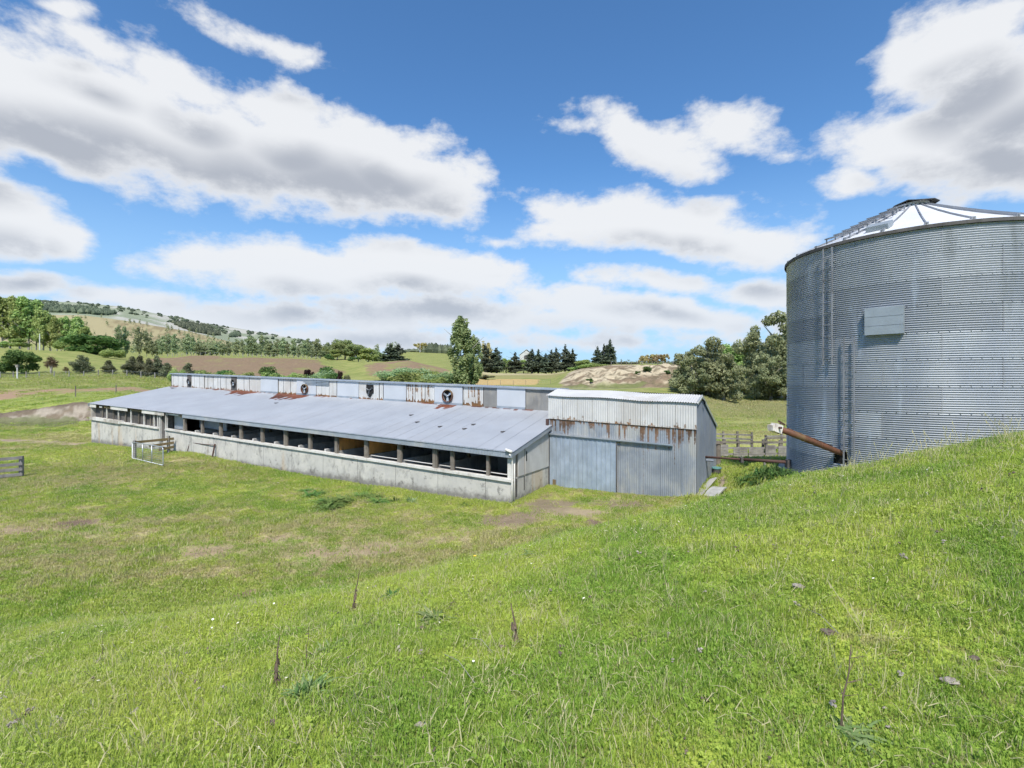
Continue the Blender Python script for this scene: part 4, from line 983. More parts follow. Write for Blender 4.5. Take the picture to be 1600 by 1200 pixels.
# stockyard
def yard(name, label, pts, heights, nposts, boards=None, posth=1.1):
    p0 = gp(*pts[0]); e = empty(name, tuple(p0), label, 'fence')
    for (ax_, ay_), (bx_, by_) in zip(pts[:-1], pts[1:]):
        a, b = gp(ax_, ay_), gp(bx_, by_)
        for h_ in heights:
            mb = MB(); j = random.uniform(-.03, .03); mb.beam(a + UP * (h_ + j), b + UP * (h_ - j * .6), .04, .11); mb.build('rail', M['old_wood' if random.random() < .5 else 'grey_wood'], e)
        for k in range(nposts):
            q = a.lerp(b, k / (nposts - 1)); q.z = ground(q.x, q.y); mb = MB()
            mb.beam(q + Vector((0, .07, -.1)), q + Vector((random.uniform(-.03, .03), .07, posth + random.uniform(-.06, .1))), .12, .12, (1, 0, 0)); mb.build('post', M['old_wood'], e)
    if boards:
        for (ua, ub, za, zb_, mt, Y) in boards:
            a, b = pt(ua, 0, Y), pt(ub, 0, Y); a.z = ground(a.x, a.y) + za; b.z = ground(b.x, b.y) + za
            mb = MB(); hh = (zb_ - za); nb_ = 4
            for i in range(nb_): mb.beam(a + UP * hh * (i + .5) / nb_, b + UP * hh * (i + .5) / nb_, .03, hh / nb_ - .015)
            mb.build('board_panel', M[mt], e)
    return e
X = lambda u, Y: (ray(u) * Y, Y)
yard('yard_fence', 'low grey timber stockyard fence with boarded panels behind the thin conveyor pipe', [X(1112, 31.3), X(1262, 31.3)], (.25, .62, .98), 8, [(1124, 1138, .12, .85, 'grey_wood', 31.2), (1146, 1168, .08, .62, 'grey_wood', 31.2), (1170, 1193, .08, .68, 'grey_wood', 31.2), (1196, 1212, .08, .8, 'grey_wood', 31.2), (1216, 1250, .08, .74, 'grey_wood', 31.2)])
yard('yard_fence', 'grey rail fence at the back of the stockyard ending at a gap beside the shed', [X(1108, 36.2), X(1176, 35.4)], (.45, .75, 1.05), 4, None, 1.25)
yard('yard_fence', 'grey rail fence at the back of the stockyard running behind the silo', [X(1198, 34.2), X(1270, 34.6)], (.35, .68, 1.0, 1.12), 4, None, 1.2)
yard('yard_fence', 'short side fence of the stockyard leading away from the gap', [X(1198, 34.2), X(1193, 31.5)], (.45, .8, 1.08), 2, None, 1.15)
q = pt(1122, 730, 25.2); g0 = ground(q.x, q.y)
mb = MB(); mb.tube([(q.x, q.y, g0 - .2), (q.x, q.y, V0 and (V0 - 689) / F * 25.2)], [.13, .12], 10); mb.box((q.x, q.y, (V0 - 692) / F * 25.2), (.34, .3, .1)); 
tag(mb.build('strainer_post', M['old_wood'], None, origin=(q.x, q.y, g0)), 'thick dark strainer post beside the back corner of the grey shed', 'post')

# wire fences in the fields: one thing each, with its posts
def wire_fence(label, pts, n, h, wires, mt='post', r=.07, hvar=.12, name='wire_fence'):
    p0 = gp(*pts[0]); e = empty(name, tuple(p0), label, 'fence')
    P_ = [Vector((x, y, 0)) for x, y in pts]; seg = [(b - a).length for a, b in zip(P_[:-1], P_[1:])]; tot = sum(seg)
    def along(s):
        for a, b, l in zip(P_[:-1], P_[1:], seg):
            if s <= l: return a.lerp(b, s / l)
            s -= l
        return P_[-1].copy()
    tops = []
    for k in range(n):
        q = along(tot * k / (n - 1)); q = gp(q.x, q.y); hh = h * (1 + random.uniform(-hvar, hvar)); tops.append((q, hh))
        mb = MB(); mb.tube([q - UP * .2, q + UP * hh], r, 6); mb.build('post', M[mt], e)
    if wires:
        mb = MB()
        for w_ in wires:
            for (a, h0), (b, h1) in zip(tops[:-1], tops[1:]): mb.beam(a + UP * w_, b + UP * w_, .012, .012)
        mb.build('wire', M['galv'], e)
    return e
wire_fence('grey post and wire fence across the foot of the green hill', [X(-60, 99), X(60, 99), X(150, 101), X(285, 104)], 17, 1.25, (.3, .6, .9, 1.15), r=.09)
wire_fence('sparse dark post and wire fence in front of the worn field', [X(118, 62), X(175, 66), X(246, 70), X(300, 74)], 4, 1.3, (.5, 1.0), 'old_wood', .06)
wire_fence('row of white fence posts along the crest above the brown slope', [X(262, 172), X(330, 174), X(420, 178), X(500, 182)], 34, 1.3, (.6, 1.1), 'post', .07)
wire_fence('white fence posts under the tall trees on the green crest', [X(-20, 178), X(60, 178), X(110, 176)], 9, 1.7, (1.0, 1.5), 'post', .09)
wire_fence('fence posts beside the golden strip of dry grass', [X(742, 131), X(800, 131), X(860, 133)], 7, 1.2, (.6, 1.1), 'old_wood', .05)
wire_fence('dark post and rail line on top of the eroded bluff', [X(955, 141), X(1060, 139)], 14, 1.1, (.5, 1.0), 'old_wood', .08)
wire_fence('small fence posts standing in front of the big round shrubs', [X(628, 112), X(646, 112)], 5, 1.3, (.5, 1.1), 'post', .09)
def pole(u, Y, h, r, label, arm=True, mt='post'):
    q = gp(ray(u) * Y, Y); e = empty('power_pole', tuple(q), label, 'pole')
    mb = MB(); mb.tube([q - UP * .3, q + UP * h], [r, r * .75], 8); mb.build('pole', M[mt], e)
    if arm:
        mb = MB(); mb.beam(q + UP * (h - .4) - Vector((1, 0, 0)), q + UP * (h - .4) + Vector((1, 0, 0)), .12, .12)
        for k in (-.8, .8): mb.tube([q + UP * (h - .35) + Vector((k, 0, 0)), q + UP * (h - .1) + Vector((k, 0, 0))], .07, 6)
        mb.build('cross_arm', M[mt], e)
pole(62, 172, 6.0, .16, 'slim pale pole among the tall trees on the green crest', False, 'white_post')
q = gp(ray(27) * 98, 98); e = empty('marker_post', tuple(q), 'pale grey marker post with square top at the wire fence', 'post')
mb = MB(); mb.tube([q - UP * .2, q + UP * 2.3], .12, 8); mb.build('shaft', M['white_post'], e); mb = MB(); mb.box(q + UP * 2.45, (.5, .3, .35)); mb.box(q + UP * 2.72, (.8, .4, .06)); mb.build('top', M['pale_bark'], e)
# little red-brown drum stand and white post on the green rise, fallen log
q = gp(ray(1165) * 128, 128); e = empty('cable_reel', tuple(q), 'small faded red and grey cable reel on the rise under the gum trees', 'reel')
for k in (-.35, .35):
    mb = MB(); mb.tube([q + Vector((k - .05, 0, .62)), q + Vector((k + .05, 0, .62))], .62, 14); mb.build('disc', M['rust'] if k < 0 else M['dung'], e)
mb = MB(); mb.tube([q + Vector((-.35, 0, .62)), q + Vector((.35, 0, .62))], .3, 10); mb.build('drum', M['pale_bark'], e)
q = gp(ray(1176.5) * 127, 127); mb = MB(); mb.tube([q - UP * .1, q + UP * .8], .09, 8); mb.tube([q + UP * .8, q + UP * .9], [.12, .05], 8); tag(mb.build('short_post', M['white_post'], None, origin=tuple(q)), 'short white post beside the small cable reel', 'post')
q = gp(ray(1225) * 124, 124); mb = MB(); mb.tube([q + Vector((-1.6, 0, .55)), q + Vector((-.6, .1, .5)), q + Vector((1.0, 0, .45)), q + Vector((2.6, .2, .35))], [.22, .3, .34, .36], 10); mb.tube([q + Vector((-.8, 0, .5)), q + Vector((-1.0, -.3, 1.0))], [.12, .05], 6)
tag(mb.build('fallen_log', M['pale_bark'], None, origin=tuple(q)), 'pale fallen log lying under the gum trees beside the silo', 'log')
# far farm building with pale gable roof behind the pines
q = gp(ray(822) * 330, 330); bz = (V0 - 556) / F * 330; b0 = Vector((q.x, q.y, bz - 1.0)); e = empty('farm_house', tuple(b0), 'distant white gabled farm building seen between the dark pines', 'building')
mb = MB(); mb.box(b0 + UP * -1.2, (8.4, 9, 5.4)); mb.add([b0 + Vector((-4.2, -4.5, 1.5)), b0 + Vector((4.2, -4.5, 1.5)), b0 + Vector((0, -4.5, 4.6)), b0 + Vector((-4.2, 4.5, 1.5)), b0 + Vector((4.2, 4.5, 1.5)), b0 + Vector((0, 4.5, 4.6))], [(0, 1, 2), (3, 5, 4)]); mb.build('wall', M['white_iron'], e)
mb = MB(); mb.beam(b0 + Vector((-2.3, -5, 3.3)), b0 + Vector((-2.3, 5, 3.3)), 6.2, .15, Vector((-.6, 0, .8))); mb.beam(b0 + Vector((2.3, -5, 3.3)), b0 + Vector((2.3, 5, 3.3)), 6.2, .15, Vector((.6, 0, .8))); mb.build('roof', M['silo_roof'], e)
mb = MB(); mb.box(b0 + Vector((0, -4.53, -.3)), (3.0, .06, 2.4)); mb.build('door', M['dark_iron'], e)

# ------------------------------------------------------------------ foliage
def leaf_mat(name, dark, light, transl=.45, rough=.7, var=.10):
    m, nt = mat(name)
    a = attr_(nt, 'var').outputs['Fac']; oi = nt.nodes.new('ShaderNodeObjectInfo').outputs['Random']
    c = mixc(nt, a, dark, light)
    hs = nt.nodes.new('ShaderNodeHueSaturation'); L(nt, c, hs.inputs['Color'])
    L(nt, smooth_(nt, oi, 0, 1, .5 - var * .22, .5 + var * .22), hs.inputs['Hue']); L(nt, smooth_(nt, oi, 0, 1, 1 - var * 1.6, 1 + var * 1.2), hs.inputs['Value'])
    finish(nt, hs.outputs[0], rough, 0, None, spec=.25, transl=transl)
    return m
LM = dict(
    bright=leaf_mat('bright_green_leaves', (0.189, 0.292, 0.074), (0.552, 0.631, 0.241)),
    willow=leaf_mat('willow_leaves', (0.180, 0.252, 0.096), (0.456, 0.528, 0.228)),
    poplar=leaf_mat('poplar_leaves', (0.130, 0.208, 0.065), (0.520, 0.611, 0.299)),
    young=leaf_mat('young_poplar_leaves', (0.203, 0.257, 0.135), (0.459, 0.513, 0.270)),
    pine=leaf_mat('pine_needles', (.035, .05, .03), (.13, .15, .09), .1),
    gum=leaf_mat('gum_leaves', (.17, .19, .09), (.44, .45, .25)),
    olive=leaf_mat('olive_shrub_leaves', (0.088, 0.099, 0.050), (0.275, 0.286, 0.165)),
    dark=leaf_mat('dark_green_leaves', (0.042, 0.096, 0.035), (0.206, 0.329, 0.087)),
    pale=leaf_mat('pale_flowering_leaves', (0.140, 0.210, 0.052), (0.490, 0.542, 0.210)),
    silver=leaf_mat('silvery_shrub_leaves', (0.152, 0.240, 0.089), (0.531, 0.632, 0.354)),
    gold=leaf_mat('golden_leaves', (.45, .36, .16), (.70, .62, .33)),
    copper=leaf_mat('copper_leaves', (0.026, 0.016, 0.016), (0.091, 0.046, 0.039)),
    brown=leaf_mat('brown_cones_leaves', (0.158, 0.123, 0.070), (0.385, 0.298, 0.175)),
    weed=leaf_mat('weed_leaves', (.06, .13, .035), (.18, .30, .09)),
    nettle=leaf_mat('nettle_leaves', (.12, .22, .05), (.26, .38, .11)),
    thistle=leaf_mat('thistle_leaves', (.14, .25, .07), (.40, .48, .22)),
)
def leaf_mesh(name, lobes, n, size, seed, material, flat=.0, droop=0., elong=1.6, shell=.62):
    """crown of many separate leaf-clump faces filling a set of lobes (centre, radii, share)"""
    g = np.random.default_rng(seed); C_ = np.array([l[0] for l in lobes], float); Rr = np.array([l[1] for l in lobes], float)
    w = np.array([(l[2] if len(l) > 2 else 1) * (r[0] * r[1] + r[1] * r[2] + r[0] * r[2]) for l, r in zip(lobes, Rr)]); w /= w.sum()
    k = g.choice(len(lobes), n, p=w); d = g.normal(size=(n, 3)); d /= np.linalg.norm(d, axis=1, keepdims=True)
    rad = shell + (1.06 - shell) * g.random(n) ** .7
    c = C_[k] + d * Rr[k] * rad[:, None]
    nr = d * .9 + g.normal(size=(n, 3)) * .75 + np.array([0, 0, .35]); nr /= np.linalg.norm(nr, axis=1, keepdims=True)
    t = g.normal(size=(n, 3)) + np.array([0, 0, -droop * 3]); t -= nr * (t * nr).sum(1, keepdims=True); t /= np.linalg.norm(t, axis=1, keepdims=True)
    b = np.cross(nr, t); s = size * (.55 + .9 * g.random(n))[:, None]; se = s * elong
    j = 1 + .35 * g.normal(size=(n, 4, 1))
    v = np.stack([c - t * se * .5 * j[:, 0], c + b * s * .5 * j[:, 1], c + t * se * .5 * j[:, 2], c - b * s * .5 * j[:, 3]], 1)
    me = bpy.data.meshes.new(name); nv = n * 4
    me.vertices.add(nv); me.vertices.foreach_set('co', v.reshape(-1).astype(np.float32))
    me.loops.add(nv); me.loops.foreach_set('vertex_index', np.arange(nv, dtype=np.int32))
    me.polygons.add(n); me.polygons.foreach_set('loop_start', (np.arange(n) * 4).astype(np.int32))
    me.update(calc_edges=True)
    lobev = g.random(len(lobes))
    var = np.clip(.35 * lobev[k] + .65 * g.random(n) ** 1.3 , 0, 1)
    at = me.attributes.new('var', 'FLOAT', 'POINT'); at.data.foreach_set('value', np.repeat(var, 4).astype(np.float32))
    me.materials.append(material)
    return me
def trunk_mesh(name, h, r, limbs, seed, material, lean=.0):
    g = random.Random(seed); mb = MB()
    pts = [Vector((lean * h * (k / 5) ** 1.5 + g.uniform(-.01, .01), g.uniform(-.01, .01), h * k / 5 - .03)) for k in range(6)]
    mb.tube(pts, [r * (1.25 - .2 * k) if k else r * 1.6 for k in range(6)], 7)
    for i in range(limbs):
        f = .35 + .6 * i / max(1, limbs - 1); a = g.uniform(0, 6.28); p = pts[0].lerp(pts[-1], f); ln = g.uniform(.16, .30) * (1.2 - .5 * f)
        q = p + Vector((math.cos(a) * ln, math.sin(a) * ln, ln * g.uniform(.5, 1.1))); m_ = p.lerp(q, .5) + Vector((0, 0, -.02))
        mb.tube([p, m_, q], [r * .45, r * .3, r * .12], 5)
    me = bpy.data.meshes.new(name); me.from_pydata([tuple(v) for v in mb.v], [], mb.f); me.materials.append(material); me.polygons.foreach_set('use_smooth', [True] * len(me.polygons)); me.update()
    return me
KIND = {}
def add_kind(key, crown, trunk): KIND.setdefault(key, []).append((crown, trunk))
g = random.Random(11)
def lobes_round(g, n, zc, rx, rz, rad):
    out = [((0, 0, zc), (rx * .72, rx * .72, rz * .8), 1)]
    for i in range(n):
        a = g.uniform(0, 6.28); e = g.uniform(-.9, 1.2); r_ = g.uniform(.65, 1.0)
        k = rad * g.uniform(.6, 1.25); out.append(((rx * r_ * math.cos(a) * math.cos(e), rx * r_ * math.sin(a) * math.cos(e), zc + rz * r_ * math.sin(e)), (k, k, k * .8), 1.2))
    return out
for i in range(3):   # broad bright trees
    add_kind('bright', leaf_mesh('crown', lobes_round(g, 16, .60, .30, .34, .13), 5200, .028, i, LM['bright'], shell=.5), trunk_mesh('trunk', .62, .022, 7, i, M['bark']))
    add_kind('willow', leaf_mesh('crown', lobes_round(g, 14, .56, .33, .36, .13), 4200, .027, i + 10, LM['willow'], shell=.45), trunk_mesh('trunk', .6, .02, 7, i, M['pale_bark']))
    add_kind('dark', leaf_mesh('crown', lobes_round(g, 14, .45, .40, .42, .16), 3800, .04, i + 20, LM['dark'], shell=.5), trunk_mesh('trunk', .5, .028, 5, i, M['bark']))
    add_kind('olive', leaf_mesh('crown', [((g.uniform(-.1, .1) * (1.1 - z), g.uniform(-.1, .1), z), (.34 * (1.12 - z) ** .7, .34 * (1.12 - z) ** .7, .12)) for z in (.2, .3, .42, .55, .68, .8, .9)] + [((g.uniform(-.33, .33), g.uniform(-.3, .3), g.uniform(.2, .6)), (.13, .13, .1)) for _ in range(8)], 3600, .038, i + 30, LM['olive'], shell=.4), trunk_mesh('trunk', .45, .03, 5, i, M['bark']))
    add_kind('aspen', leaf_mesh('crown', lobes_round(g, 22, .58, .20, .38, .085), 5200, .024, i + 130, LM['bright'], shell=.4), trunk_mesh('trunk', .7, .016, 7, i, M['pale_bark']))
    # columnar young poplar, rows across the valley
    L_ = []
    for k in range(13):
        z = .2 + .74 * k / 12; wd = .17 * math.sin(math.pi * min(1, (z - .08) * 1.02)) ** .6 + .02; a = g.uniform(0, 6.28)
        L_.append(((math.cos(a) * wd * .45, math.sin(a) * wd * .45, z), (wd * .8, wd * .8, .075)))
    add_kind('young', leaf_mesh('crown', L_, 1700, .034, i + 40, LM['young'], shell=.3), trunk_mesh('trunk', .8, .012, 3, i, M['pale_bark']))
    # pine: tiers with gaps, ragged top
    L_ = []
    for k in range(15):
        z = .14 + .83 * k / 14; wd = .25 * (1.06 - z) ** .75 * g.uniform(.75, 1.2)
        for q in range(3 if z < .8 else 1):
            a = g.uniform(0, 6.28); o = wd * .55 if z < .8 else 0
            L_.append(((math.cos(a) * o, math.sin(a) * o, z), (wd * .6, wd * .6, .045)))
    add_kind('pine', leaf_mesh('crown', L_, 4200, .026, i + 50, LM['pine'], shell=.2), trunk_mesh('trunk', .92, .018, 4, i, M['bark']))
for i in range(2):   # Lombardy-like poplar with many rising strands
    L_ = []
    for k in range(70):
        z = g.uniform(.07, .93); w_ = .155 * (math.sin(math.pi * min(1, (z + .12) * .84)) ** .55) * (1.0 if z < .75 else (1.02 - z) * 3.6); a = g.uniform(0, 6.28); r_ = g.uniform(.2, .95) * w_
        L_.append(((math.cos(a) * r_, math.sin(a) * r_, z), (.038, .038, g.uniform(.06, .1)), 1.3))
    add_kind('lombardy', leaf_mesh('crown', L_, 11000, .017, i + 60, LM['poplar'], shell=.35), trunk_mesh('trunk', .7, .014, 3, i, M['pale_bark']))
for i in range(3):   # gum: big drooping sprays with sky gaps
    L_ = []
    for k in range(30):
        a = g.uniform(0, 6.28); z = g.uniform(.18, .93); w_ = .40 * math.sqrt(max(.04, 1 - ((z - .42) / .56) ** 2)); r_ = w_ * g.uniform(.3, 1.0)
        s_ = g.uniform(.07, .13) * (1 if z < .7 else .7); L_.append(((math.cos(a) * r_, math.sin(a) * r_, z), (s_, s_, s_ * .8)))
    L_ += [((0, 0, .42), (.26, .26, .28), .8)]
    add_kind('gum', leaf_mesh('crown', L_, 11000, .020, i + 70, LM['gum'], droop=1., shell=.45, elong=1.9), trunk_mesh('trunk', .75, .028, 9, i, M['pale_bark']))
for i in range(2):
    L_ = [((g.uniform(-.45, .45), g.uniform(-.3, .3), g.uniform(.25, .75)), (.26, .24, .22)) for _ in range(9)]
    add_kind('bush', leaf_mesh('foliage', L_, 2200, .055, i + 80, LM['dark'], shell=.4), None)
    add_kind('paleb', leaf_mesh('foliage', L_, 2200, .055, i + 82, LM['pale'], shell=.4), None)
    add_kind('silver', leaf_mesh('foliage', [((g.uniform(-.42, .42), g.uniform(-.35, .35), g.uniform(.25, .72)), (.24, .24, .22)) for _ in range(16)], 5200, .036, i + 84, LM['silver'], shell=.45), None)
    add_kind('brightb', leaf_mesh('foliage', [((g.uniform(-.42, .42), g.uniform(-.35, .35), g.uniform(.25, .72)), (.22, .22, .22)) for _ in range(16)], 5200, .036, i + 86, LM['bright'], shell=.45), None)
    add_kind('greyb', leaf_mesh('foliage', L_, 2000, .055, i + 88, LM['olive'], shell=.4), None)
    add_kind('copper', leaf_mesh('crown', lobes_round(g, 7, .55, .3, .36, .15), 1600, .045, i + 90, LM['copper'], shell=.4), trunk_mesh('trunk', .5, .02, 3, i, M['bark']))
    L_ = [((math.cos(a) * w_, math.sin(a) * w_, z), (.05, .05, .15)) for a, w_, z in [(g.uniform(0, 6.28), g.uniform(.05, .3), g.uniform(.35, .85)) for _ in range(16)]]
    add_kind('gold', leaf_mesh('crown', L_, 1100, .05, i + 92, LM['gold'], shell=.2), trunk_mesh('trunk', .8, .018, 12, i, M['pale_bark']))
ORD = ['first', 'second', 'third', 'fourth', 'fifth', 'sixth', 'seventh', 'eighth', 'ninth', 'tenth', 'eleventh', 'twelfth', 'thirteenth', 'fourteenth', 'fifteenth', 'sixteenth', 'seventeenth', 'eighteenth', 'nineteenth', 'twentieth']
ORD += ['twenty-' + o for o in ORD[:9]] + ['thirtieth'] + ['thirty-' + o for o in ORD[:9]] + ['fortieth'] + ['forty-' + o for o in ORD[:9]] + ['fiftieth'] + ['fifty-' + o for o in ORD[:9]]
def plant(kind, name, cat, label, u, Y, vtop, width=None, group=None, var=None, sink=.0, base=None, hscale=1.0):
    x = ray(u) * Y; z0 = ground(x, Y) - sink if base is None else base
    h = max(.3, (V0 - vtop) / F * Y - z0) * hscale; v = KIND[kind][(var if var is not None else random.randrange(100)) % len(KIND[kind])]
    wd = h if width is None else width
    if v[1] is None:
        o = bpy.data.objects.new(name, v[0]); COL.objects.link(o)
    else:
        o = bpy.data.objects.new(name, None); COL.objects.link(o)
        for nm, me in (('crown', v[0]), ('trunk', v[1])):
            c = bpy.data.objects.new(nm, me); COL.objects.link(c); c.parent = o
    o.location = (x, Y, z0); o.scale = (wd, wd, h); o.rotation_euler = (0, 0, random.uniform(0, 6.28))
    tag(o, label, cat, group)
    return o
# width for trees: horizontal scale in metres (crown spans about 0.6-0.8 of it)
big = [(-60, 190, 460, 20), (-38, 185, 462, 20), (-16, 188, 456, 21), (4, 188, 454, 20), (16, 193, 466, 18), (30, 187, 468, 17), (45, 188, 459, 20), (57, 190, 470, 17), (68, 187, 482, 15), (78, 190, 488, 14), (89, 186, 496, 13), (101, 191, 494, 14), (113, 187, 490, 14), (124, 192, 499, 13), (134, 188, 508, 11)]
big = sorted(big)
for i, (u, Y, vt, w) in enumerate(big):
    plant('aspen', 'leafy_tree', 'tree', f'{ORD[i]} tall bright green tree from the left edge on the green crest', u, Y, vt, w, 'tall bright green trees on the crest', i, 1.0)
for i, (u, Y, vt, w) in enumerate([(8, 181, 533, 7), (32, 180, 528, 9), (95, 182, 530, 8), (118, 182, 534, 7)]):
    plant('bright', 'small_tree', 'tree', f'{ORD[i]} low leafy tree from the left in front of the tall trees', u, Y, vt, w, 'low leafy trees before the tall ones', i)
plant('dark', 'spreading_tree', 'tree', 'wide dark spreading tree at the right end of the crest trees', 148, 168, 518, 20, None, 0, .6)
plant('brightb', 'round_bush', 'bush', 'light green bush at the foot of the wide spreading tree', 176, 152, 543, 5.5, None, 0)
plant('dark', 'leafy_tree', 'tree', 'dark green rounded tree standing alone on the paddock near the left edge', 34, 108, 543, 7.5, None, 1, .2)
plant('olive', 'olive_shrub_tree', 'tree', 'grey green bushy tree behind the wire fence, left of two', 127, 108, 555, 6.0, 'grey green bushy trees', 0)
plant('olive', 'olive_shrub_tree', 'tree', 'smaller grey green bushy tree behind the wire fence, right of two', 171, 108, 563, 4.2, 'grey green bushy trees', 1)
for i, (u, vt, w) in enumerate([(206, 557, 4.6), (220, 556, 4.4), (232, 560, 4.2), (245, 555, 4.0), (260, 567, 4.2), (-6, 564, 3)]):
    if u > 0: plant('olive', 'dark_shrub_tree', 'tree', f'{ORD[i]} from the left of the dark shrubby trees clumped left of the barn roof', u, 106 + (i % 2) * 3, vt, w, 'clump of dark shrubby trees', i)
plant('dark', 'leafy_tree', 'tree', 'tree crown just cut by the left edge of the paddock', -8, 108, 562, 6, None, 2)
# cabbage tree
def cabbage(u, Y, vt, label, s=1.):
    x = ray(u) * Y; z0 = ground(x, Y); h = (V0 - vt) / F * Y - z0; e = empty('cabbage_tree', (x, Y, z0), label, 'tree')
    mb = MB(); 
    for a in (-.12, .1, 0): mb.tube([(x, Y, z0 - .1), (x + a * .5 * s, Y, z0 + h * .35), (x + a * 3 * s, Y + a, z0 + h * .7)], [.14 * s, .11 * s, .12 * s], 7)
    mb.build('trunk', M['pale_bark'], e)
    g2 = random.Random(5); mb = MB()
    for c_ in ((-.45 * s, .62), (.4 * s, .66), (0, .85)):
        c0 = Vector((x + c_[0], Y, z0 + h * c_[1]))
        for k in range(110):
            a = g2.uniform(0, 6.28); el = g2.uniform(-1.2, 1.3); d = Vector((math.cos(a) * math.cos(el), math.sin(a) * math.cos(el), math.sin(el))); ln = g2.uniform(.55, .85) * s
            w_ = d.cross(UP).normalized() * .035 * s; q = c0 + d * ln - UP * .12 * ln
            mb.add([c0 - w_, c0 + w_, c0 + d * ln * .6 + w_, q, c0 + d * ln * .6 - w_], [(0, 1, 2, 3, 4)], 0)
    o = mb.build('crown', LM['brown'], e)
    at = o.data.attributes.new('var', 'FLOAT', 'POINT'); at.data.foreach_set('value', rng.random(len(o.data.vertices)).astype(np.float32))
cabbage(80, 107, 559, 'brown cabbage tree with pale flower head behind the wire fence', 1.5)
cabbage(103, 108, 574, 'very small cabbage tree right of the brown one', .7)
# shrubs seen over the barn roof
sh = [(276, 573, 2.6, 'brightb'), (295, 568, 5.0, 'olive'), (312, 577, 3.4, 'bush'), (322, 576, 3.4, 'brightb'), (352, 577, 4.0, 'bush'), (361, 578, 2.6, 'brightb'), (388, 580, 2.8, 'paleb'), (422, 571, 4.2, 'bush'), (423, 580, 3.0, 'paleb'), (441, 583, 3.0, 'brightb'), (453, 580, 3.4, 'brightb'), (468, 583, 3.6, 'paleb'), (482, 574, 2.8, 'copper'), (484, 588, 2.4, 'paleb'),
      (500, 575, 4.6, 'silver'), (510, 571, 3.6, 'bush'), (499, 585, 4.2, 'brightb'), (514, 583, 2.2, 'bush'), (521, 582, 2.4, 'bush'), (531, 577, 1.8, 'copper'), (527, 583, 2.6, 'bush'), (541, 585, 1.4, 'greyb'), (336, 580, 2.6, 'brightb')]
dsc = {'brightb': 'light green', 'olive': 'grey green', 'bush': 'dark green', 'paleb': 'pale flowering', 'copper': 'dark copper', 'silver': 'silvery green', 'greyb': 'small grey'}
seen = {}
for i, (u, vt, w, k) in enumerate(sorted(sh)):
    n = seen.get(k, 0); seen[k] = n + 1
    plant(k, 'garden_shrub' if k != 'copper' else 'copper_tree', 'shrub', f'{ORD[n]} {dsc[k]} shrub from the left along the far side of the barn roof', u, 96 + (i % 3) * 2.5, vt, w, 'shrubs showing over the barn roof', i, .1)
for i, (u, vt, w, k, Y) in enumerate([(622, 572, 9, 'silver', 116), (650, 572, 9, 'silver', 117), (640, 580, 8, 'paleb', 112), (663, 574, 9, 'brightb', 116), (684, 577, 8, 'silver', 114), (672, 585, 8, 'brightb', 111)]):
    plant(k, 'large_shrub', 'shrub', f'{ORD[i]} of the big rounded shrubs left of the tall poplar, {dsc[k]}', u, Y, vt, w, 'big rounded shrubs left of the poplar', i, .3)
plant('greyb', 'small_bush', 'shrub', 'dark grey bush on the dry bank right of the tall poplar', 757, 150, 585.5, 3.4, None, 0)
plant('greyb', 'small_bush', 'shrub', 'second dark bush on the dry bank right of the tall poplar', 764, 151, 586.5, 3.2, None, 1)
plant('lombardy', 'poplar', 'tree', 'tall dense green poplar rising behind the barn', 720, 112, 491, 21.0, None, 0, .3)
plant('lombardy', 'poplar', 'tree', 'shorter poplar stem joined to the right of the tallest poplar', 741, 114, 523, 13.0, None, 1, .3)
# rows of young poplars across the valley
row = []
for u, vt, Y in [(184, 511, 196), (196, 513, 200), (217, 514, 192), (253, 528, 198), (262, 524, 205), (273, 525, 190), (292, 524, 188), (310, 540, 186), (318, 543, 190), (331, 543, 190), (338, 541, 194), (348, 540, 188), (356, 536, 196), (369, 533, 200), (388, 528, 188), (394, 529, 200), (408, 526, 186), (421, 536, 200), (428, 546, 190), (441, 531, 188), (459, 532, 188), (475, 535, 190), (481, 532, 200), (494, 532, 186), (509, 541, 190), (514, 538, 205), (238, 535, 210), (229, 520, 215), (245, 533, 225), (302, 530, 230), (379, 534, 230), (401, 540, 215), (415, 532, 230), (434, 533, 232), (449, 536, 225), (467, 540, 220), (486, 541, 225), (501, 545, 215)]:
    row.append((u, vt, Y))
for i, (u, vt, Y) in enumerate(sorted(row)):
    plant('young', 'young_poplar', 'tree', f'{ORD[i]} young poplar from the left in the valley tree rows', u, Y, vt - 3, 7.5 * (.75 + .5 * random.random()), 'young poplars in rows across the valley', i, .3)
# mixed shelter belt right of the rows
for i, (u, vt, Y, w, k) in enumerate([(527, 533, 186, 13, 'willow'), (539, 530, 190, 14, 'willow'), (551, 534, 188, 13, 'willow'), (560, 535, 192, 11, 'willow'), (576, 543, 186, 11, 'bright'), (587, 545, 190, 8, 'willow'), (597, 549, 200, 7, 'willow'), (522, 545, 182, 7, 'bright')]):
    plant(k, 'belt_tree', 'tree', f'{ORD[i]} pale green tree of the shelter belt in front of the low hill', u, Y, vt, w, 'pale green shelter belt trees', i, .4)
for i, (u, vt, Y, w) in enumerate([(514, 553, 178, 3.6), (554, 557, 176, 3.4)]): plant('bush', 'dark_bush', 'shrub', ['small dark bush at the crest of the brown slope', 'dark bush at the base of the pale shelter belt'][i], u, Y, vt, w, None, i)
def pines(lst, group, lab, w0):
    for i, (u, vt, Y, w) in enumerate(lst):
        plant('pine', 'pine_tree', 'tree', lab.format(ORD[i]), u, Y, vt, w, group, i, .5)
pines([(610, 537, 178, 19), (622, 537, 180, 19)], 'dark pines on the brown mound', '{} of the two dark pines joined on the brown mound', 14)
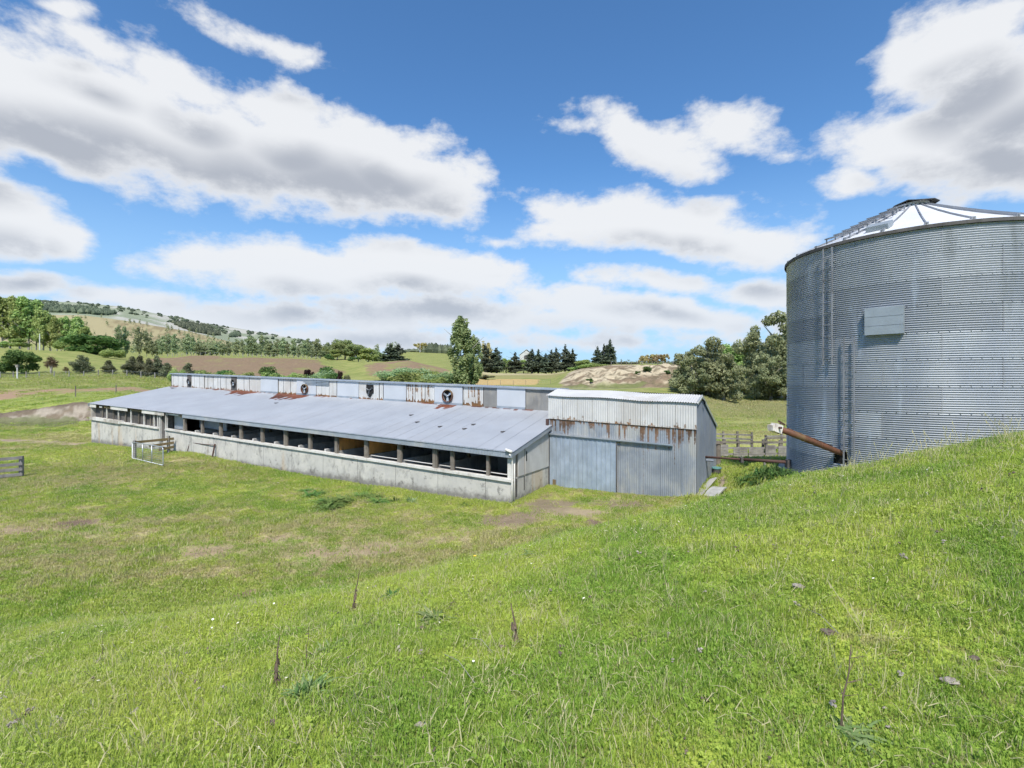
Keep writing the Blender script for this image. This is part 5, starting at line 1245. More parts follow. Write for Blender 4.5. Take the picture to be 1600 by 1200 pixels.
pines([(758, 537, 222, 19), (776, 543, 226, 22), (768, 552, 232, 22), (805, 550, 224, 18), (831, 545, 226, 20), (841, 546, 232, 18), (853, 552, 224, 18), (862, 546, 228, 15), (869, 543, 222, 15), (883, 538, 230, 15), (889, 548, 226, 15), (895, 545, 224, 15)], 'dark pines behind the dry field', '{} dark pine from the left in the row behind the dry field', 14)
pines([(934, 541, 180, 12), (944, 537, 184, 10), (953, 530, 180, 13)], 'three dark pines above the bluff', '{} of the three dark pines standing above the bluff', 12)
for i, (u, vt, Y, w, k) in enumerate([(791, 560, 228, 9, 'bright'), (818, 561, 228, 9, 'bright'), (825, 564, 236, 7, 'bright'), (913, 562, 170, 11, 'bright'), (925, 567, 164, 8, 'brightb'), (904, 570, 172, 7, 'brightb'), (936, 568, 158, 6, 'brightb')]):
    plant(k, 'green_tree', 'tree', f'{ORD[i]} light green tree from the left among the dark pines and bluff', u, Y, vt, w, 'light green trees among the pines', i, .4)
plant('gold', 'bare_tree', 'tree', 'pinkish bare topped tree rising behind the leftmost dark pine', 762, 232, 533, 13, None, 0)
for i, (u, vt, Y, w) in enumerate([(1004, 555, 200, 9), (1015, 553, 205, 12), (1024, 554, 200, 10), (1035, 553, 200, 9)]):
    plant('gold', 'golden_tree', 'tree', f'{ORD[i]} golden leaved tree from the left on top of the bluff', u, Y, vt, w, 'golden trees above the bluff', i)
plant('gold', 'bare_tree', 'tree', 'pale forked tree on the skyline of the distant green hill', 657, 440, 535, 20, None, 1)
for i, (u, vt, Y, w) in enumerate([(973, 565, 190, 5), (979, 566, 192, 4), (992, 566, 190, 4), (1046, 569, 190, 4), (1056, 567, 190, 5), (1063, 564, 180, 7), (1069, 566, 175, 5)]):
    plant('greyb', 'skyline_bush', 'shrub', f'{ORD[i]} small dark bush from the left on the skyline of the bluff', u, Y, vt, w, 'small bushes on the bluff skyline', i, .2)
for i, (u, v, Y, w) in enumerate([(1011, 584, 125, 2.2), (997, 587, 123, 1.3), (1043, 589, 121, 1.6), (921, 594, 117, 1.5)]):
    x = ray(u) * Y; z_ = ground(x, Y); plant('bush', 'bluff_bush', 'shrub', f'{ORD[i]} little dark bush growing on the face of the bluff', u, Y, V0 - (z_ + w * .7) / Y * F, w, 'little bushes on the bluff face', i)
# gums right of the bluff
gums = [(1082, 556, 99, 11, 'gum', 'drooping gum tree at the right end of the bluff'), (1106, 527, 101, 17, 'gum', 'large rounded gum tree behind the shed roof'), (1130, 556, 98, 11, 'gum', 'low drooping gum tree on the right side of the large rounded gum'), (1092, 540, 106, 13, 'gum', 'gum tree crown behind the large rounded gum'),
        (1218, 487, 118, 23, 'gum', 'tallest ragged gum tree rising beside the silo'), (1190, 505, 124, 15, 'gum', 'thin topped gum tree left of the tallest gum'), (1204, 552, 110, 13, 'gum', 'low leafy gum tree under the tallest gum'), (1229, 546, 108, 14, 'gum', 'pale low gum tree touching the silo outline'), (1250, 500, 118, 22, 'gum', 'gum tree mostly hidden behind the silo'), (1182, 566, 116, 10, 'gum', 'low leaning gum tree at the edge of the green rise')]
for i, (u, vt, Y, w, k, lab) in enumerate(gums): plant(k, 'gum_tree', 'tree', lab, u, Y, vt, w, None, i, .6)
for i, (u, vt, Y, w) in enumerate([(1142, 538, 150, 15), (1153, 541, 156, 15), (1165, 545, 150, 14), (1158, 565, 140, 13), (1172, 572, 142, 12), (1146, 570, 144, 12), (1185, 560, 150, 14)]):
    plant('bright', 'leafy_tree', 'tree', f'{ORD[i]} fresh green tree in the gap between the gum trees', u, Y, vt, w, 'fresh green trees between the gums', i, .6)
# distant woods and scattered scrub, nobody could count them
def far_wood(name, label, pts, hmin, hmax, matl, wide=.5, seed=1, leafy=0):
    if leafy:
        g = np.random.default_rng(seed); lob = []
        for (x, y) in pts:
            h = g.uniform(hmin, hmax); r_ = h * wide * .5 * g.uniform(.7, 1.2); z = ground(x, y)
            lob += [((x, y, z + h * .35), (r_, r_, h * .3)), ((x, y, z + h * .68), (r_ * .6, r_ * .6, h * .3))]
        me = leaf_mesh(name, lob, leafy * len(pts), (hmin + hmax) * .045, seed, matl, shell=.3)
        o = bpy.data.objects.new(name, me); COL.objects.link(o); tag(o, label, None, None, 'stuff'); return o
    g = np.random.default_rng(seed); n = len(pts); vs = []; fs = []; var = []
    for (x, y) in pts:
        z = ground(x, y) - .5; h = g.uniform(hmin, hmax); r_ = h * wide * g.uniform(.7, 1.2); b = len(vs); m_ = 6; a0 = g.uniform(0, 6)
        rings = ((.0, .75), (.35, 1.0), (.7, .6))
        for zz, rr in rings:
            for k in range(m_): a = a0 + 2 * math.pi * k / m_; q = rr * r_ * g.uniform(.75, 1.2); vs.append((x + q * math.cos(a), y + q * math.sin(a), z + zz * h * g.uniform(.9, 1.1)))
        vs.append((x + g.uniform(-.1, .1) * r_, y, z + h))
        for j in range(2):
            for k in range(m_): fs.append((b + j * m_ + k, b + j * m_ + (k + 1) % m_, b + (j + 1) * m_ + (k + 1) % m_, b + (j + 1) * m_ + k))
        for k in range(m_): fs.append((b + 2 * m_ + k, b + 2 * m_ + (k + 1) % m_, b + 3 * m_))
        var += [g.random()] * (3 * m_ + 1)
    me = bpy.data.meshes.new(name); me.from_pydata(vs, [], fs); me.materials.append(matl); at = me.attributes.new('var', 'FLOAT', 'POINT'); at.data.foreach_set('value', np.array(var, np.float32)); me.update()
    o = bpy.data.objects.new(name, me); COL.objects.link(o); tag(o, label, None, None, 'stuff'); return o
def scatter(n, u0, u1, y0, y1, seed, cond=None):
    g = np.random.default_rng(seed); out = []
    while len(out) < n:
        u = g.uniform(u0, u1); y = math.exp(g.uniform(math.log(y0), math.log(y1)))
        if cond is None or cond(u, y, V0 - ground(ray(u) * y, y) / y * F): out.append((ray(u) * y, y))
    return out
def poly_in(poly):
    def f(u, y, v):
        c = False; n = len(poly)
        for i in range(n):
            (x0, y0), (x1, y1) = poly[i], poly[(i + 1) % n]
            if (y0 > v) != (y1 > v) and u < (x1 - x0) * (v - y0) / (y1 - y0) + x0: c = not c
        return c
    return f
far_wood('forest', 'dark blue green plantation forest high on the far range', scatter(1500, 55, 180, 1500, 3000, 1, poly_in([(52, 478), (120, 481), (165, 488), (182, 491), (165, 493), (110, 489), (60, 488)])), 14, 22, LM['pine'], .45, 1)
far_wood('forest', 'dark wedge shaped forest at the right end of the straw hill', scatter(900, 270, 350, 1100, 3000, 2, poly_in([(270, 506), (300, 507), (328, 512), (332, 519), (345, 524), (330, 524), (300, 518), (285, 513)])), 12, 20, LM['pine'], .45, 2)
far_wood('forest', 'small dark grove on the far slope', scatter(60, 360, 376, 1100, 3000, 3, poly_in([(358, 522), (375, 523), (376, 527), (358, 527)])), 12, 18, LM['pine'], .5, 3)
far_wood('scrub', 'dark scrub scattered along the top of the far range', scatter(900, 0, 540, 1700, 3050, 4, lambda u, y, v: v < np.interp(u, [a for a, b in MOUNT], [b for a, b in MOUNT]) + 9 and (math.sin(u * .31) + math.sin(u * .093 + 1) > -.1)), 5, 12, LM['pine'], .9, 4)
far_wood('scattered_trees', 'small trees dotted over the straw coloured hill', scatter(130, 110, 360, 330, 900, 5), 8, 13, LM['young'], .42, 5, 40)
far_wood('plantation', 'rows of young trees on the distant green block', [(ray(280 + 4.2 * k + (yy - 480) * .03) * yy, yy) for k in range(14) for yy in np.linspace(430, 640, 24)], 4, 6, LM['young'], .4, 6, 16)
far_wood('treeline', 'dark shelter belt on the skyline of the distant green hill', [(ray(u) * (468 + 6 * math.sin(u)), 468 + 6 * math.sin(u)) for u in np.linspace(628, 652, 30)], 2.5, 4, LM['pine'], .8, 7)
far_wood('treeline', 'row of dark pines on the skyline left of the tall poplar', [(ray(u) * 470, 470 + (i % 3) * 4) for i, u in enumerate(np.linspace(662, 706, 44))], 7, 11, LM['pine'], .38, 8)
far_wood('distant_trees', 'hazy distant tree cover beyond the valley rows', scatter(110, 180, 620, 240, 560, 9), 7, 12, LM['young'], .45, 9, 60)
far_wood('distant_trees', 'low distant trees on the horizon behind the pines', scatter(380, 740, 1300, 300, 800, 10), 6, 11, LM['olive'], .7, 10, 60)

# ------------------------------------------------------------------ grass
def blades_mesh(name, nb_, rad, h0, h1, w, seed, kind='grass'):
    g = random.Random(seed); vs = []; fs = []; var = []
    for i in range(nb_):
        a = g.uniform(0, 6.28); r_ = rad * math.sqrt(g.random()); x, y = r_ * math.cos(a), r_ * math.sin(a)
        h = g.uniform(h0, h1); yaw = g.uniform(0, 6.28); ln = h * g.uniform(.25, 1.0); dx, dy = math.cos(yaw) * ln, math.sin(yaw) * ln
        px, py = -math.sin(yaw) * w / 2, math.cos(yaw) * w / 2; b = len(vs)
        if kind == 'leaf':
            zz = h; L_ = w * 1.2
            vs += [(x, y, zz * .6), (x + dx * .3 + px * 2, y + dy * .3 + py * 2, zz), (x + dx * .7, y + dy * .7, zz * .9), (x + dx * .3 - px * 2, y + dy * .3 - py * 2, zz)]
            fs.append((b, b + 1, b + 2, b + 3)); var += [g.random()] * 4
        else:
            vs += [(x - px, y - py, -.01), (x + px, y + py, -.01), (x + dx * .35 + px * .85, y + dy * .35 + py * .85, h * .6), (x + dx * .35 - px * .85, y + dy * .35 - py * .85, h * .6), (x + dx, y + dy, h)]
            fs += [(b, b + 1, b + 2, b + 3), (b + 3, b + 2, b + 4)]
            v_ = g.random() ** 1.2 * .8
            if g.random() < (.09 if kind == 'grass' else .7): v_ = 1.0 + g.random()
            var += [v_] * 5
    me = bpy.data.meshes.new(name); me.from_pydata(vs, [], fs); at = me.attributes.new('var', 'FLOAT', 'POINT'); at.data.foreach_set('value', np.array(var, np.float32)); me.update()
    return me
def grass_mat(name):
    m, nt = mat(name); P = pos_(nt)
    dr = attr_(nt, 'dry', 'INSTANCER').outputs['Fac']; v = attr_(nt, 'var').outputs['Fac']
    c = grass_color(nt, dr, P)
    c = mixc(nt, smooth_(nt, v, 0, .8, .3, 0), c, (.14, .25, .04))
    c = mixc(nt, smooth_(nt, v, .4, .8, 0, .35), c, (.42, .52, .12))
    c = mixc(nt, smooth_(nt, v, .95, 1.2, 0, .85), c, (.6, .53, .32))
    finish(nt, c, .6, 0, None, spec=.25, transl=.42)
    return m
GM = grass_mat('grass_blades')
def mk_proto(me, material):
    me.materials.append(material); o = bpy.data.objects.new('blade_clump', me); return o
def scatter_object(name, label, protos, P, rot, scl, idx, dryv):
    coll = bpy.data.collections.new(name + '_clumps')          # holds the clump shapes only; not linked into the scene
    for i, o in enumerate(protos): o.name = f'{name}_clump_{i:02d}'; coll.objects.link(o)
    me = bpy.data.meshes.new(name); me.vertices.add(len(P)); me.vertices.foreach_set('co', np.asarray(P, np.float32).ravel())
    for nm, typ, arr in (('rot', 'FLOAT_VECTOR', rot), ('scl', 'FLOAT', scl), ('idx', 'INT', idx), ('dry', 'FLOAT', dryv)):
        a = me.attributes.new(nm, typ, 'POINT'); a.data.foreach_set('vector' if typ == 'FLOAT_VECTOR' else 'value', np.asarray(arr, np.int32 if typ == 'INT' else np.float32).ravel())
    me.update(); o = bpy.data.objects.new(name, me); COL.objects.link(o); me.materials.append(protos[0].data.materials[0])
    ng = bpy.data.node_groups.new(name + '_scatter', 'GeometryNodeTree'); ng.interface.new_socket('Geometry', in_out='INPUT', socket_type='NodeSocketGeometry'); ng.interface.new_socket('Geometry', in_out='OUTPUT', socket_type='NodeSocketGeometry')
    gi = ng.nodes.new('NodeGroupInput'); go = ng.nodes.new('NodeGroupOutput'); ip = ng.nodes.new('GeometryNodeInstanceOnPoints'); ci = ng.nodes.new('GeometryNodeCollectionInfo')
    ci.inputs[0].default_value = coll; ci.inputs['Separate Children'].default_value = True; ci.inputs['Reset Children'].default_value = True
    def na(nm, typ): n = ng.nodes.new('GeometryNodeInputNamedAttribute'); n.data_type = typ; n.inputs[0].default_value = nm; return [s_ for s_ in n.outputs if s_.enabled][0]
    ng.links.new(gi.outputs[0], ip.inputs['Points']); ng.links.new(ci.outputs[0], ip.inputs['Instance']); ip.inputs['Pick Instance'].default_value = True
    ng.links.new(na('idx', 'INT'), ip.inputs['Instance Index']); ng.links.new(na('rot', 'FLOAT_VECTOR'), ip.inputs['Rotation']); ng.links.new(na('scl', 'FLOAT'), ip.inputs['Scale'])
    ng.links.new(ip.outputs[0], go.inputs[0]); md = o.modifiers.new('scatter', 'NODES'); md.node_group = ng
    tag(o, label, None, None, 'stuff'); return o
def sample_ground(n, y0, y1, r0, r1, g, power=1.0):
    y = (y0 ** (1 + power) + g.random(n) * (y1 ** (1 + power) - y0 ** (1 + power))) ** (1 / (1 + power)); r = g.uniform(r0, r1, n); x = r * y
    return x, y
def keep_mask(x, y):
    k = np.ones(len(x), bool)
    s = -(x - BO.x) * .8673 + (y - BO.y) * .4979; t = (x - BO.x) * .4979 + (y - BO.y) * .8673
    k &= ~((s > -.02) & (s < 37.4) & (t > -.06) & (t < 11.5))
    s2 = (x - SO.x) * .8673 - (y - SO.y) * .4979; t2 = (x - SO.x) * .4979 + (y - SO.y) * .8673
    k &= ~((s2 > -.1) & (s2 < SW + .05) & (t2 > -.12) & (t2 < SD + .05))
    k &= np.hypot(x - SC[0], y - SC[1]) > 4.7
    k &= ~((x > 10.9) & (x < 12.6) & (y > 17.6) & (y < 21.4))
    return k
def grid_val(A, x, y):
    fj = np.interp(np.log(np.maximum(y, 1)), LY, np.arange(NR)); fi = np.interp(x / y, RR, np.arange(len(RR))); return A[np.round(fj).astype(int), np.round(fi).astype(int)]
gg = np.random.default_rng(21)
near = [mk_proto(blades_mesh('clump', 46, .13, .015, .042, .0048, s), GM) for s in range(5)] + [mk_proto(blades_mesh('clump', 30, .12, .015, .04, .012, 20 + s, 'leaf'), GM) for s in range(2)] + [mk_proto(blades_mesh('clump', 36, .12, .035, .075, .0048, 30), GM), mk_proto(blades_mesh('clump', 9, .10, .05, .14, .0030, 31, 'straw'), GM)]
xs, ys, ix, sc_, dv = [], [], [], [], []
def emit(n, y0, y1, r0, r1, power, choose, scale, dryk=0.0, thin=None):
    x, y = sample_ground(n, y0, y1, r0, r1, gg, power); k = keep_mask(x, y)
    zn = grid_val(zone, x, y); k &= (gg.random(n) > zn * 1.15)
    if thin is not None: k &= thin(x, y)
    x, y = x[k], y[k]; m_ = len(x); xs.append(x); ys.append(y); ix.append(choose(m_, x, y)); sc_.append(scale * (.75 + .5 * gg.random(m_))); dv.append(np.clip(grid_val(dry, x, y) + dryk, 0, 1))
def choose_near(m_, x, y):
    i = gg.integers(0, 5, m_); u_ = gg.random(m_)
    patch = np.array([mnoise.noise(Vector((a * .9, b * .9, 3.3))) for a, b in zip(x, y)])
    i = np.where(u_ < .16, gg.integers(5, 7, m_), i); i = np.where((u_ > .62) & (patch > .12), 7, i); i = np.where(u_ > .955, 8, i); return i
emit(15500, 1.35, 4.2, -2.6, 2.6, 1.0, choose_near, .8)
emit(28000, 4.2, 10.5, -1.6, 2.0, .8, choose_near, 1.05)
emit(5000, 7, 15, .3, 1.6, .6, choose_near, 1.15)
N1 = len(near)
short = [mk_proto(blades_mesh('clump', 60, .30, .02, .055, .014, 50 + s), GM) for s in range(4)] + [mk_proto(blades_mesh('clump', 50, .28, .05, .12, .013, 60), GM)]
def choose_short(m_, x, y):
    patch = np.array([mnoise.noise(Vector((a * .35, b * .35, 7.3))) for a, b in zip(x, y)])
    i = gg.integers(0, 4, m_); return N1 + np.where((patch > .25) & (gg.random(m_) > .4), 4, i)
emit(24000, 9.5, 28, -1.3, .62, .6, choose_short, .95)
emit(12000, 26, 52, -1.3, .0, .3, choose_short, 1.35)
emit(5000, 15, 30, .36, .62, .6, lambda m_, x, y: N1 + np.where(gg.random(m_) > .5, 4, 1), 1.3)
# lusher fringe along the barn wall
n = 2200; s_ = gg.uniform(-.2, 37, n); t_ = -np.abs(gg.normal(size=n)) * .35 - .03
x = BO.x - .8673 * s_ + .4979 * t_; y = BO.y + .4979 * s_ + .8673 * t_
xs.append(x); ys.append(y); ix.append(np.full(n, N1 + 4)); sc_.append(.7 + .5 * gg.random(n)); dv.append(np.full(n, .1))
n = 500; s_ = gg.uniform(0, 6.4, n); t_ = -np.abs(gg.normal(size=n)) * .2 - .08
x = SO.x + .8673 * s_ + .4979 * t_; y = SO.y - .4979 * s_ + .8673 * t_
xs.append(x); ys.append(y); ix.append(np.full(n, N1 + 4)); sc_.append(.35 + .45 * gg.random(n)); dv.append(np.full(n, .5))
n = 260; t_ = gg.uniform(0, 3.4, n); s_ = np.abs(gg.normal(size=n)) * .2 + .06
x = BO.x + .8673 * s_ + .4979 * t_; y = BO.y - .4979 * s_ + .8673 * t_
xs.append(x); ys.append(y); ix.append(np.full(n, N1 + 4)); sc_.append(.4 + .5 * gg.random(n)); dv.append(np.full(n, .3))
# long stalks against the silo
n = 130; u_ = gg.uniform(1330, 1640, n); y_ = gg.uniform(7.2, 8.6, n)
xs.append((u_ - U0) / F * y_); ys.append(y_); ix.append(np.full(n, N1 + 5)); sc_.append(.5 + .9 * gg.random(n)); dv.append(np.full(n, .5))
def stalk_mesh(seed):
    g = random.Random(seed); vs = []; fs = []; var = []
    for i in range(3):
        h = g.uniform(.14, .32); a = g.uniform(0, 6.28); l_ = h * g.uniform(.1, .4); dx, dy = math.cos(a) * l_, math.sin(a) * l_; w = .0022; x, y = g.uniform(-.05, .05), g.uniform(-.05, .05); b = len(vs)
        vs += [(x - w, y, 0), (x + w, y, 0), (x + dx + w, y + dy, h), (x + dx - w, y + dy, h)]; fs.append((b, b + 1, b + 2, b + 3)); var += [1.6] * 4; b = len(vs)
        vs += [(x + dx - .005, y + dy, h - .03), (x + dx + .006, y + dy, h - .015), (x + dx * 1.1, y + dy * 1.1, h + .035)]; fs.append((b, b + 1, b + 2)); var += [2.] * 3
    me = bpy.data.meshes.new('clump'); me.from_pydata(vs, [], fs); at = me.attributes.new('var', 'FLOAT', 'POINT'); at.data.foreach_set('value', np.array(var, np.float32)); me.update(); return me
def thatch_mesh(seed):
    g = random.Random(seed); vs = []; fs = []; var = []
    for i in range(7):
        a = g.uniform(0, 6.28); l_ = g.uniform(.05, .16); x, y = g.uniform(-.1, .1), g.uniform(-.1, .1); z = g.uniform(.02, .04); w = .0022; dx, dy = math.cos(a) * l_, math.sin(a) * l_; b = len(vs); px, py = -math.sin(a) * w, math.cos(a) * w
        vs += [(x - px, y - py, z), (x + px, y + py, z), (x + dx * .5 + px, y + dy * .5 + py, z + .018), (x + dx * .5 - px, y + dy * .5 - py, z + .018), (x + dx, y + dy, z)]; fs += [(b, b + 1, b + 2, b + 3), (b + 3, b + 2, b + 4)]; var += [1.3 + g.random() * .6] * 5
    me = bpy.data.meshes.new('clump'); me.from_pydata(vs, [], fs); at = me.attributes.new('var', 'FLOAT', 'POINT'); at.data.foreach_set('value', np.array(var, np.float32)); me.update(); return me
stalks = [mk_proto(stalk_mesh(3), GM), mk_proto(thatch_mesh(4), GM)]
n = 1300; x, y = sample_ground(n, 1.6, 9, -1.25, 1.35, gg, .9); xs.append(x); ys.append(y); ix.append(np.full(n, N1 + 6)); sc_.append(.6 + .7 * gg.random(n)); dv.append(np.full(n, .3))
for (n, y0, y1, r0, r1) in ((9000, 30, 118, .36, .60), (7000, 44, 112, -1.25, -.66)):    # coarse tufts in the far paddocks
    x, y = sample_ground(n, y0, y1, r0, r1, gg, .7); k = keep_mask(x, y) & (gg.random(n) > grid_val(zone, x, y) * 1.1); x, y = x[k], y[k]; m_ = len(x)
    pn = np.array([mnoise.noise(Vector((a * .12, b * .25, 2.2))) for a, b in zip(x, y)]); k = pn + gg.random(m_) * .8 > .25; x, y = x[k], y[k]; m_ = len(x)
    xs.append(x); ys.append(y); ix.append(N1 + gg.integers(0, 5, m_)); sc_.append((1.2 + 1.3 * gg.random(m_)) * np.clip(y / 60, .8, 1.6)); dv.append(np.clip(grid_val(dry, x, y) + .45 * gg.random(m_), 0, 1))
n = 420; x, y = sample_ground(n, 2, 9, -1.2, 1.3, gg, 1.); xs.append(x); ys.append(y); ix.append(np.full(n, N1 + 5)); sc_.append(.35 + .6 * gg.random(n)); dv.append(np.full(n, .3))
x = np.concatenate(xs); y = np.concatenate(ys); z = ground_v(x, y); m_ = len(x)
rot = np.stack([gg.normal(size=m_) * .12, gg.normal(size=m_) * .12, gg.uniform(0, 6.28, m_)], 1)
scatter_object('grass', 'short bright green meadow grass covering the slope and yard', near + short + stalks, np.stack([x, y, z], 1), rot, np.concatenate(sc_), np.concatenate(ix), np.concatenate(dv))
# brown crumbs of earth, dung and dead leaves in the turf
def crumb_mesh(seed):
    g = random.Random(seed); vs = []; fs = []
    for q in range(g.randint(2, 5)):
        c = Vector((g.uniform(-.02, .02), g.uniform(-.02, .02), g.uniform(.012, .03))); r_ = g.uniform(.006, .014); b = len(vs)
        for d in ((1, 0, 0), (0, 1, 0), (-1, 0, 0), (0, -1, 0), (0, 0, .8), (0, 0, -.8)): vs.append(tuple(c + Vector(d) * r_ * g.uniform(.6, 1.3)))
        fs += [(b + a_, b + (a_ + 1) % 4, b + 4) for a_ in range(4)] + [(b + (a_ + 1) % 4, b + a_, b + 5) for a_ in range(4)]
    me = bpy.data.meshes.new('crumb'); me.from_pydata(vs, [], fs); me.update(); return me
cp = [mk_proto(crumb_mesh(k), M['dung'] if k % 3 else M['stone']) for k in range(5)]
x, y = sample_ground(420, 1.8, 9, -1.2, 1.3, gg, .9); m_ = len(x)
scatter_object('turf_debris', 'small brown crumbs of dung and dead leaf in the near turf', cp, np.stack([x, y, ground_v(x, y) + .012], 1), np.stack([gg.normal(size=m_) * .3, gg.normal(size=m_) * .3, gg.uniform(0, 6, m_)], 1), .6 + .9 * gg.random(m_) ** 2, gg.integers(0, 5, m_), np.zeros(m_))
# daisies
def daisy(s, open_=True):
    vs = []; fs = []; mi = []; mb = MB(); h = .05
    mb.beam((0, 0, 0), (.004, 0, h), .0025, .0025, (1, 0, 0), 2)
    r_ = .013 if open_ else .009; n = 10; vs = [(0, 0, h + .001)] + [(r_ * math.cos(6.283 * k / n) * (1 if k % 2 else .75), r_ * math.sin(6.283 * k / n) * (1 if k % 2 else .75), h + .003) for k in range(n)]
    mb.add(vs, [(0, 1 + k, 1 + (k + 1) % n) for k in range(n)], 0)
    mb.tube([(0, 0, h), (0, 0, h + .005)], [.0045, .003], 6, 1)
    me = bpy.data.meshes.new('daisy'); me.from_pydata([tuple(v) for v in mb.v], [], mb.f); me.polygons.foreach_set('material_index', mb.mi); return me
mp, nt = mat('daisy_petals'); finish(nt, (.82, .82, .78), .7); my, nt = mat('daisy_centre'); finish(nt, (.7, .5, .05), .7); mg, nt = mat('daisy_stem'); finish(nt, (.1, .18, .04), .7)
dp = []
for k in range(2):
    me = daisy(k, k == 0)
    for q in (mp, my, mg): me.materials.append(q)
    dp.append(bpy.data.objects.new('daisy', me))
xs = []; ys = []
for (n, y0, y1, r0, r1) in ((90, 2.2, 9, -1.1, -.1), (150, 3, 9, -.2, 1.1), (150, 6.5, 9.2, .1, 1.05), (60, 5.5, 7.5, -1.05, -.4), (16, 10, 30, -1.0, .3)):
    x, y = sample_ground(n, y0, y1, r0, r1, gg); k = keep_mask(x, y)
    cx = np.array([mnoise.noise(Vector((a * .8, b * .8, 1.1))) for a, b in zip(x, y)]); k &= (cx > -.1) | (gg.random(n) > .7)
    xs.append(x[k]); ys.append(y[k])
x = np.concatenate(xs); y = np.concatenate(ys); m_ = len(x)
scatter_object('daisies', 'tiny white daisies dotted through the meadow grass', dp, np.stack([x, y, ground_v(x, y) + .012], 1), np.stack([gg.normal(size=m_) * .25 + .25, gg.normal(size=m_) * .25, gg.uniform(0, 6, m_)], 1), .6 + .4 * gg.random(m_) + .25 * (y > 6) + .3 * (y > 10), gg.integers(0, 2, m_), np.zeros(m_))

# ------------------------------------------------------------------ single weeds, stalks, stones
def rosette(name, label, u, v, size, n, matl, up=.6, seed=0, group=None, cat='weed', ymin=1.5, pinn=True):
    p = hit(u, v, ymin); g = random.Random(seed); mb = MB(); var = []
    for i in range(n):
        a = g.uniform(0, 6.28); el = g.uniform(.1, up * 1.5); ln = size * g.uniform(.5, 1.0); d = Vector((math.cos(a) * math.cos(el), math.sin(a) * math.cos(el), math.sin(el)))
        sdv = Vector((-math.sin(a), math.cos(a), 0)); o = p + Vector((g.uniform(-.25, .25) * size, g.uniform(-.25, .25) * size, 0)); seg = 9 if pinn else 5; w_ = size * (.042 if pinn else .10)
        prev = None; vv = g.random()
        for k in range(seg + 1):
            f = k / seg; q = o + d * ln * f - UP * (ln * .45 * f * f); wk = w_ * math.sin(math.pi * min(.97, f + .12)) * (1.3 if (k % 2 and pinn) else .6)
            cur = (q - sdv * wk, q + UP * .006, q + sdv * wk)
            if prev: b0 = len(mb.v); mb.add([prev[0], prev[1], prev[2], cur[0], cur[1], cur[2]], [(0, 1, 4, 3), (1, 2, 5, 4)]); var += [vv] * 6
            prev = cur
    o = mb.build(name, matl, None, origin=tuple(p)); at = o.data.attributes.new('var', 'FLOAT', 'POINT'); at.data.foreach_set('value', np.array(var, np.float32)); tag(o, label, cat, group); return o
rosette('thistle', 'feathery green thistle near the bottom left beside a dead stem', 481, 1092, .24, 80, LM['thistle'], 1.1, 1)
rosette('thistle', 'silvery thistle clump just above the slope centre with a dry twig', 679, 972, .27, 70, LM['thistle'], .6, 2)
rosette('thistle', 'small thistle under the first short dead stem', 562, 985, .2, 50, LM['thistle'], .6, 3)
rosette('thistle', 'low spreading thistle at the foot of the thin curved branch', 1335, 1150, .2, 60, LM['thistle'], .35, 4)
rosette('thistle', 'dark leafy thistle left of the silvery one', 612, 935, .22, 50, LM['weed'], .7, 5)
rosette('thistle', 'thistle in the long grass at the left middle', 515, 1018, .2, 45, LM['thistle'], .5, 6)
rosette('thistle', 'pale thistle at the upper edge of the slope', 835, 868, .28, 45, LM['thistle'], .5, 7)
rosette('dock_plant', 'broad leaved weed against the barn wall foot', 643, 785, .5, 26, LM['silver'], 1.1, 8, ymin=12, pinn=False)
rosette('dock_plant', 'dark weed beside the broad leaved one at the wall', 617, 783, .45, 34, LM['weed'], 1.1, 9, ymin=12)
rosette('dock_plant', 'low weed by the wall near the barn corner', 725, 790, .38, 24, LM['weed'], .9, 10, ymin=12)
for i, (u, v, s_) in enumerate([(486, 775, .5), (505, 786, .5), (522, 789, .75), (538, 784, .6), (512, 796, .6), (580, 780, .55), (592, 785, .5), (478, 768, .35), (455, 742, .3), (498, 772, .4), (566, 776, .45)]):
    rosette('nettle_patch', f'{ORD[i]} dark green nettle clump in the weeds in front of the barn', u, v, s_ * 1.4, 110, LM['nettle'], .55, 20 + i, 'dark weed clumps before the barn', ymin=12)
for i, (u, v, s_) in enumerate([(1175, 752, .6), (1190, 748, .7), (1203, 747, .8), (1216, 750, .7), (1228, 746, .6), (1196, 756, .6), (1238, 748, .5), (1210, 742, .5), (1166, 758, .5), (1185, 760, .5)]):
    x = ray(u) * 16.8; rosette('bank_shrub', f'{ORD[i]} leafy weed on the bank below the silo pad', u, v, s_ * 1.35, 80, LM['weed'] if i % 3 else LM['dark'], 1.1, 40 + i, 'leafy weeds on the bank', ymin=13.2)
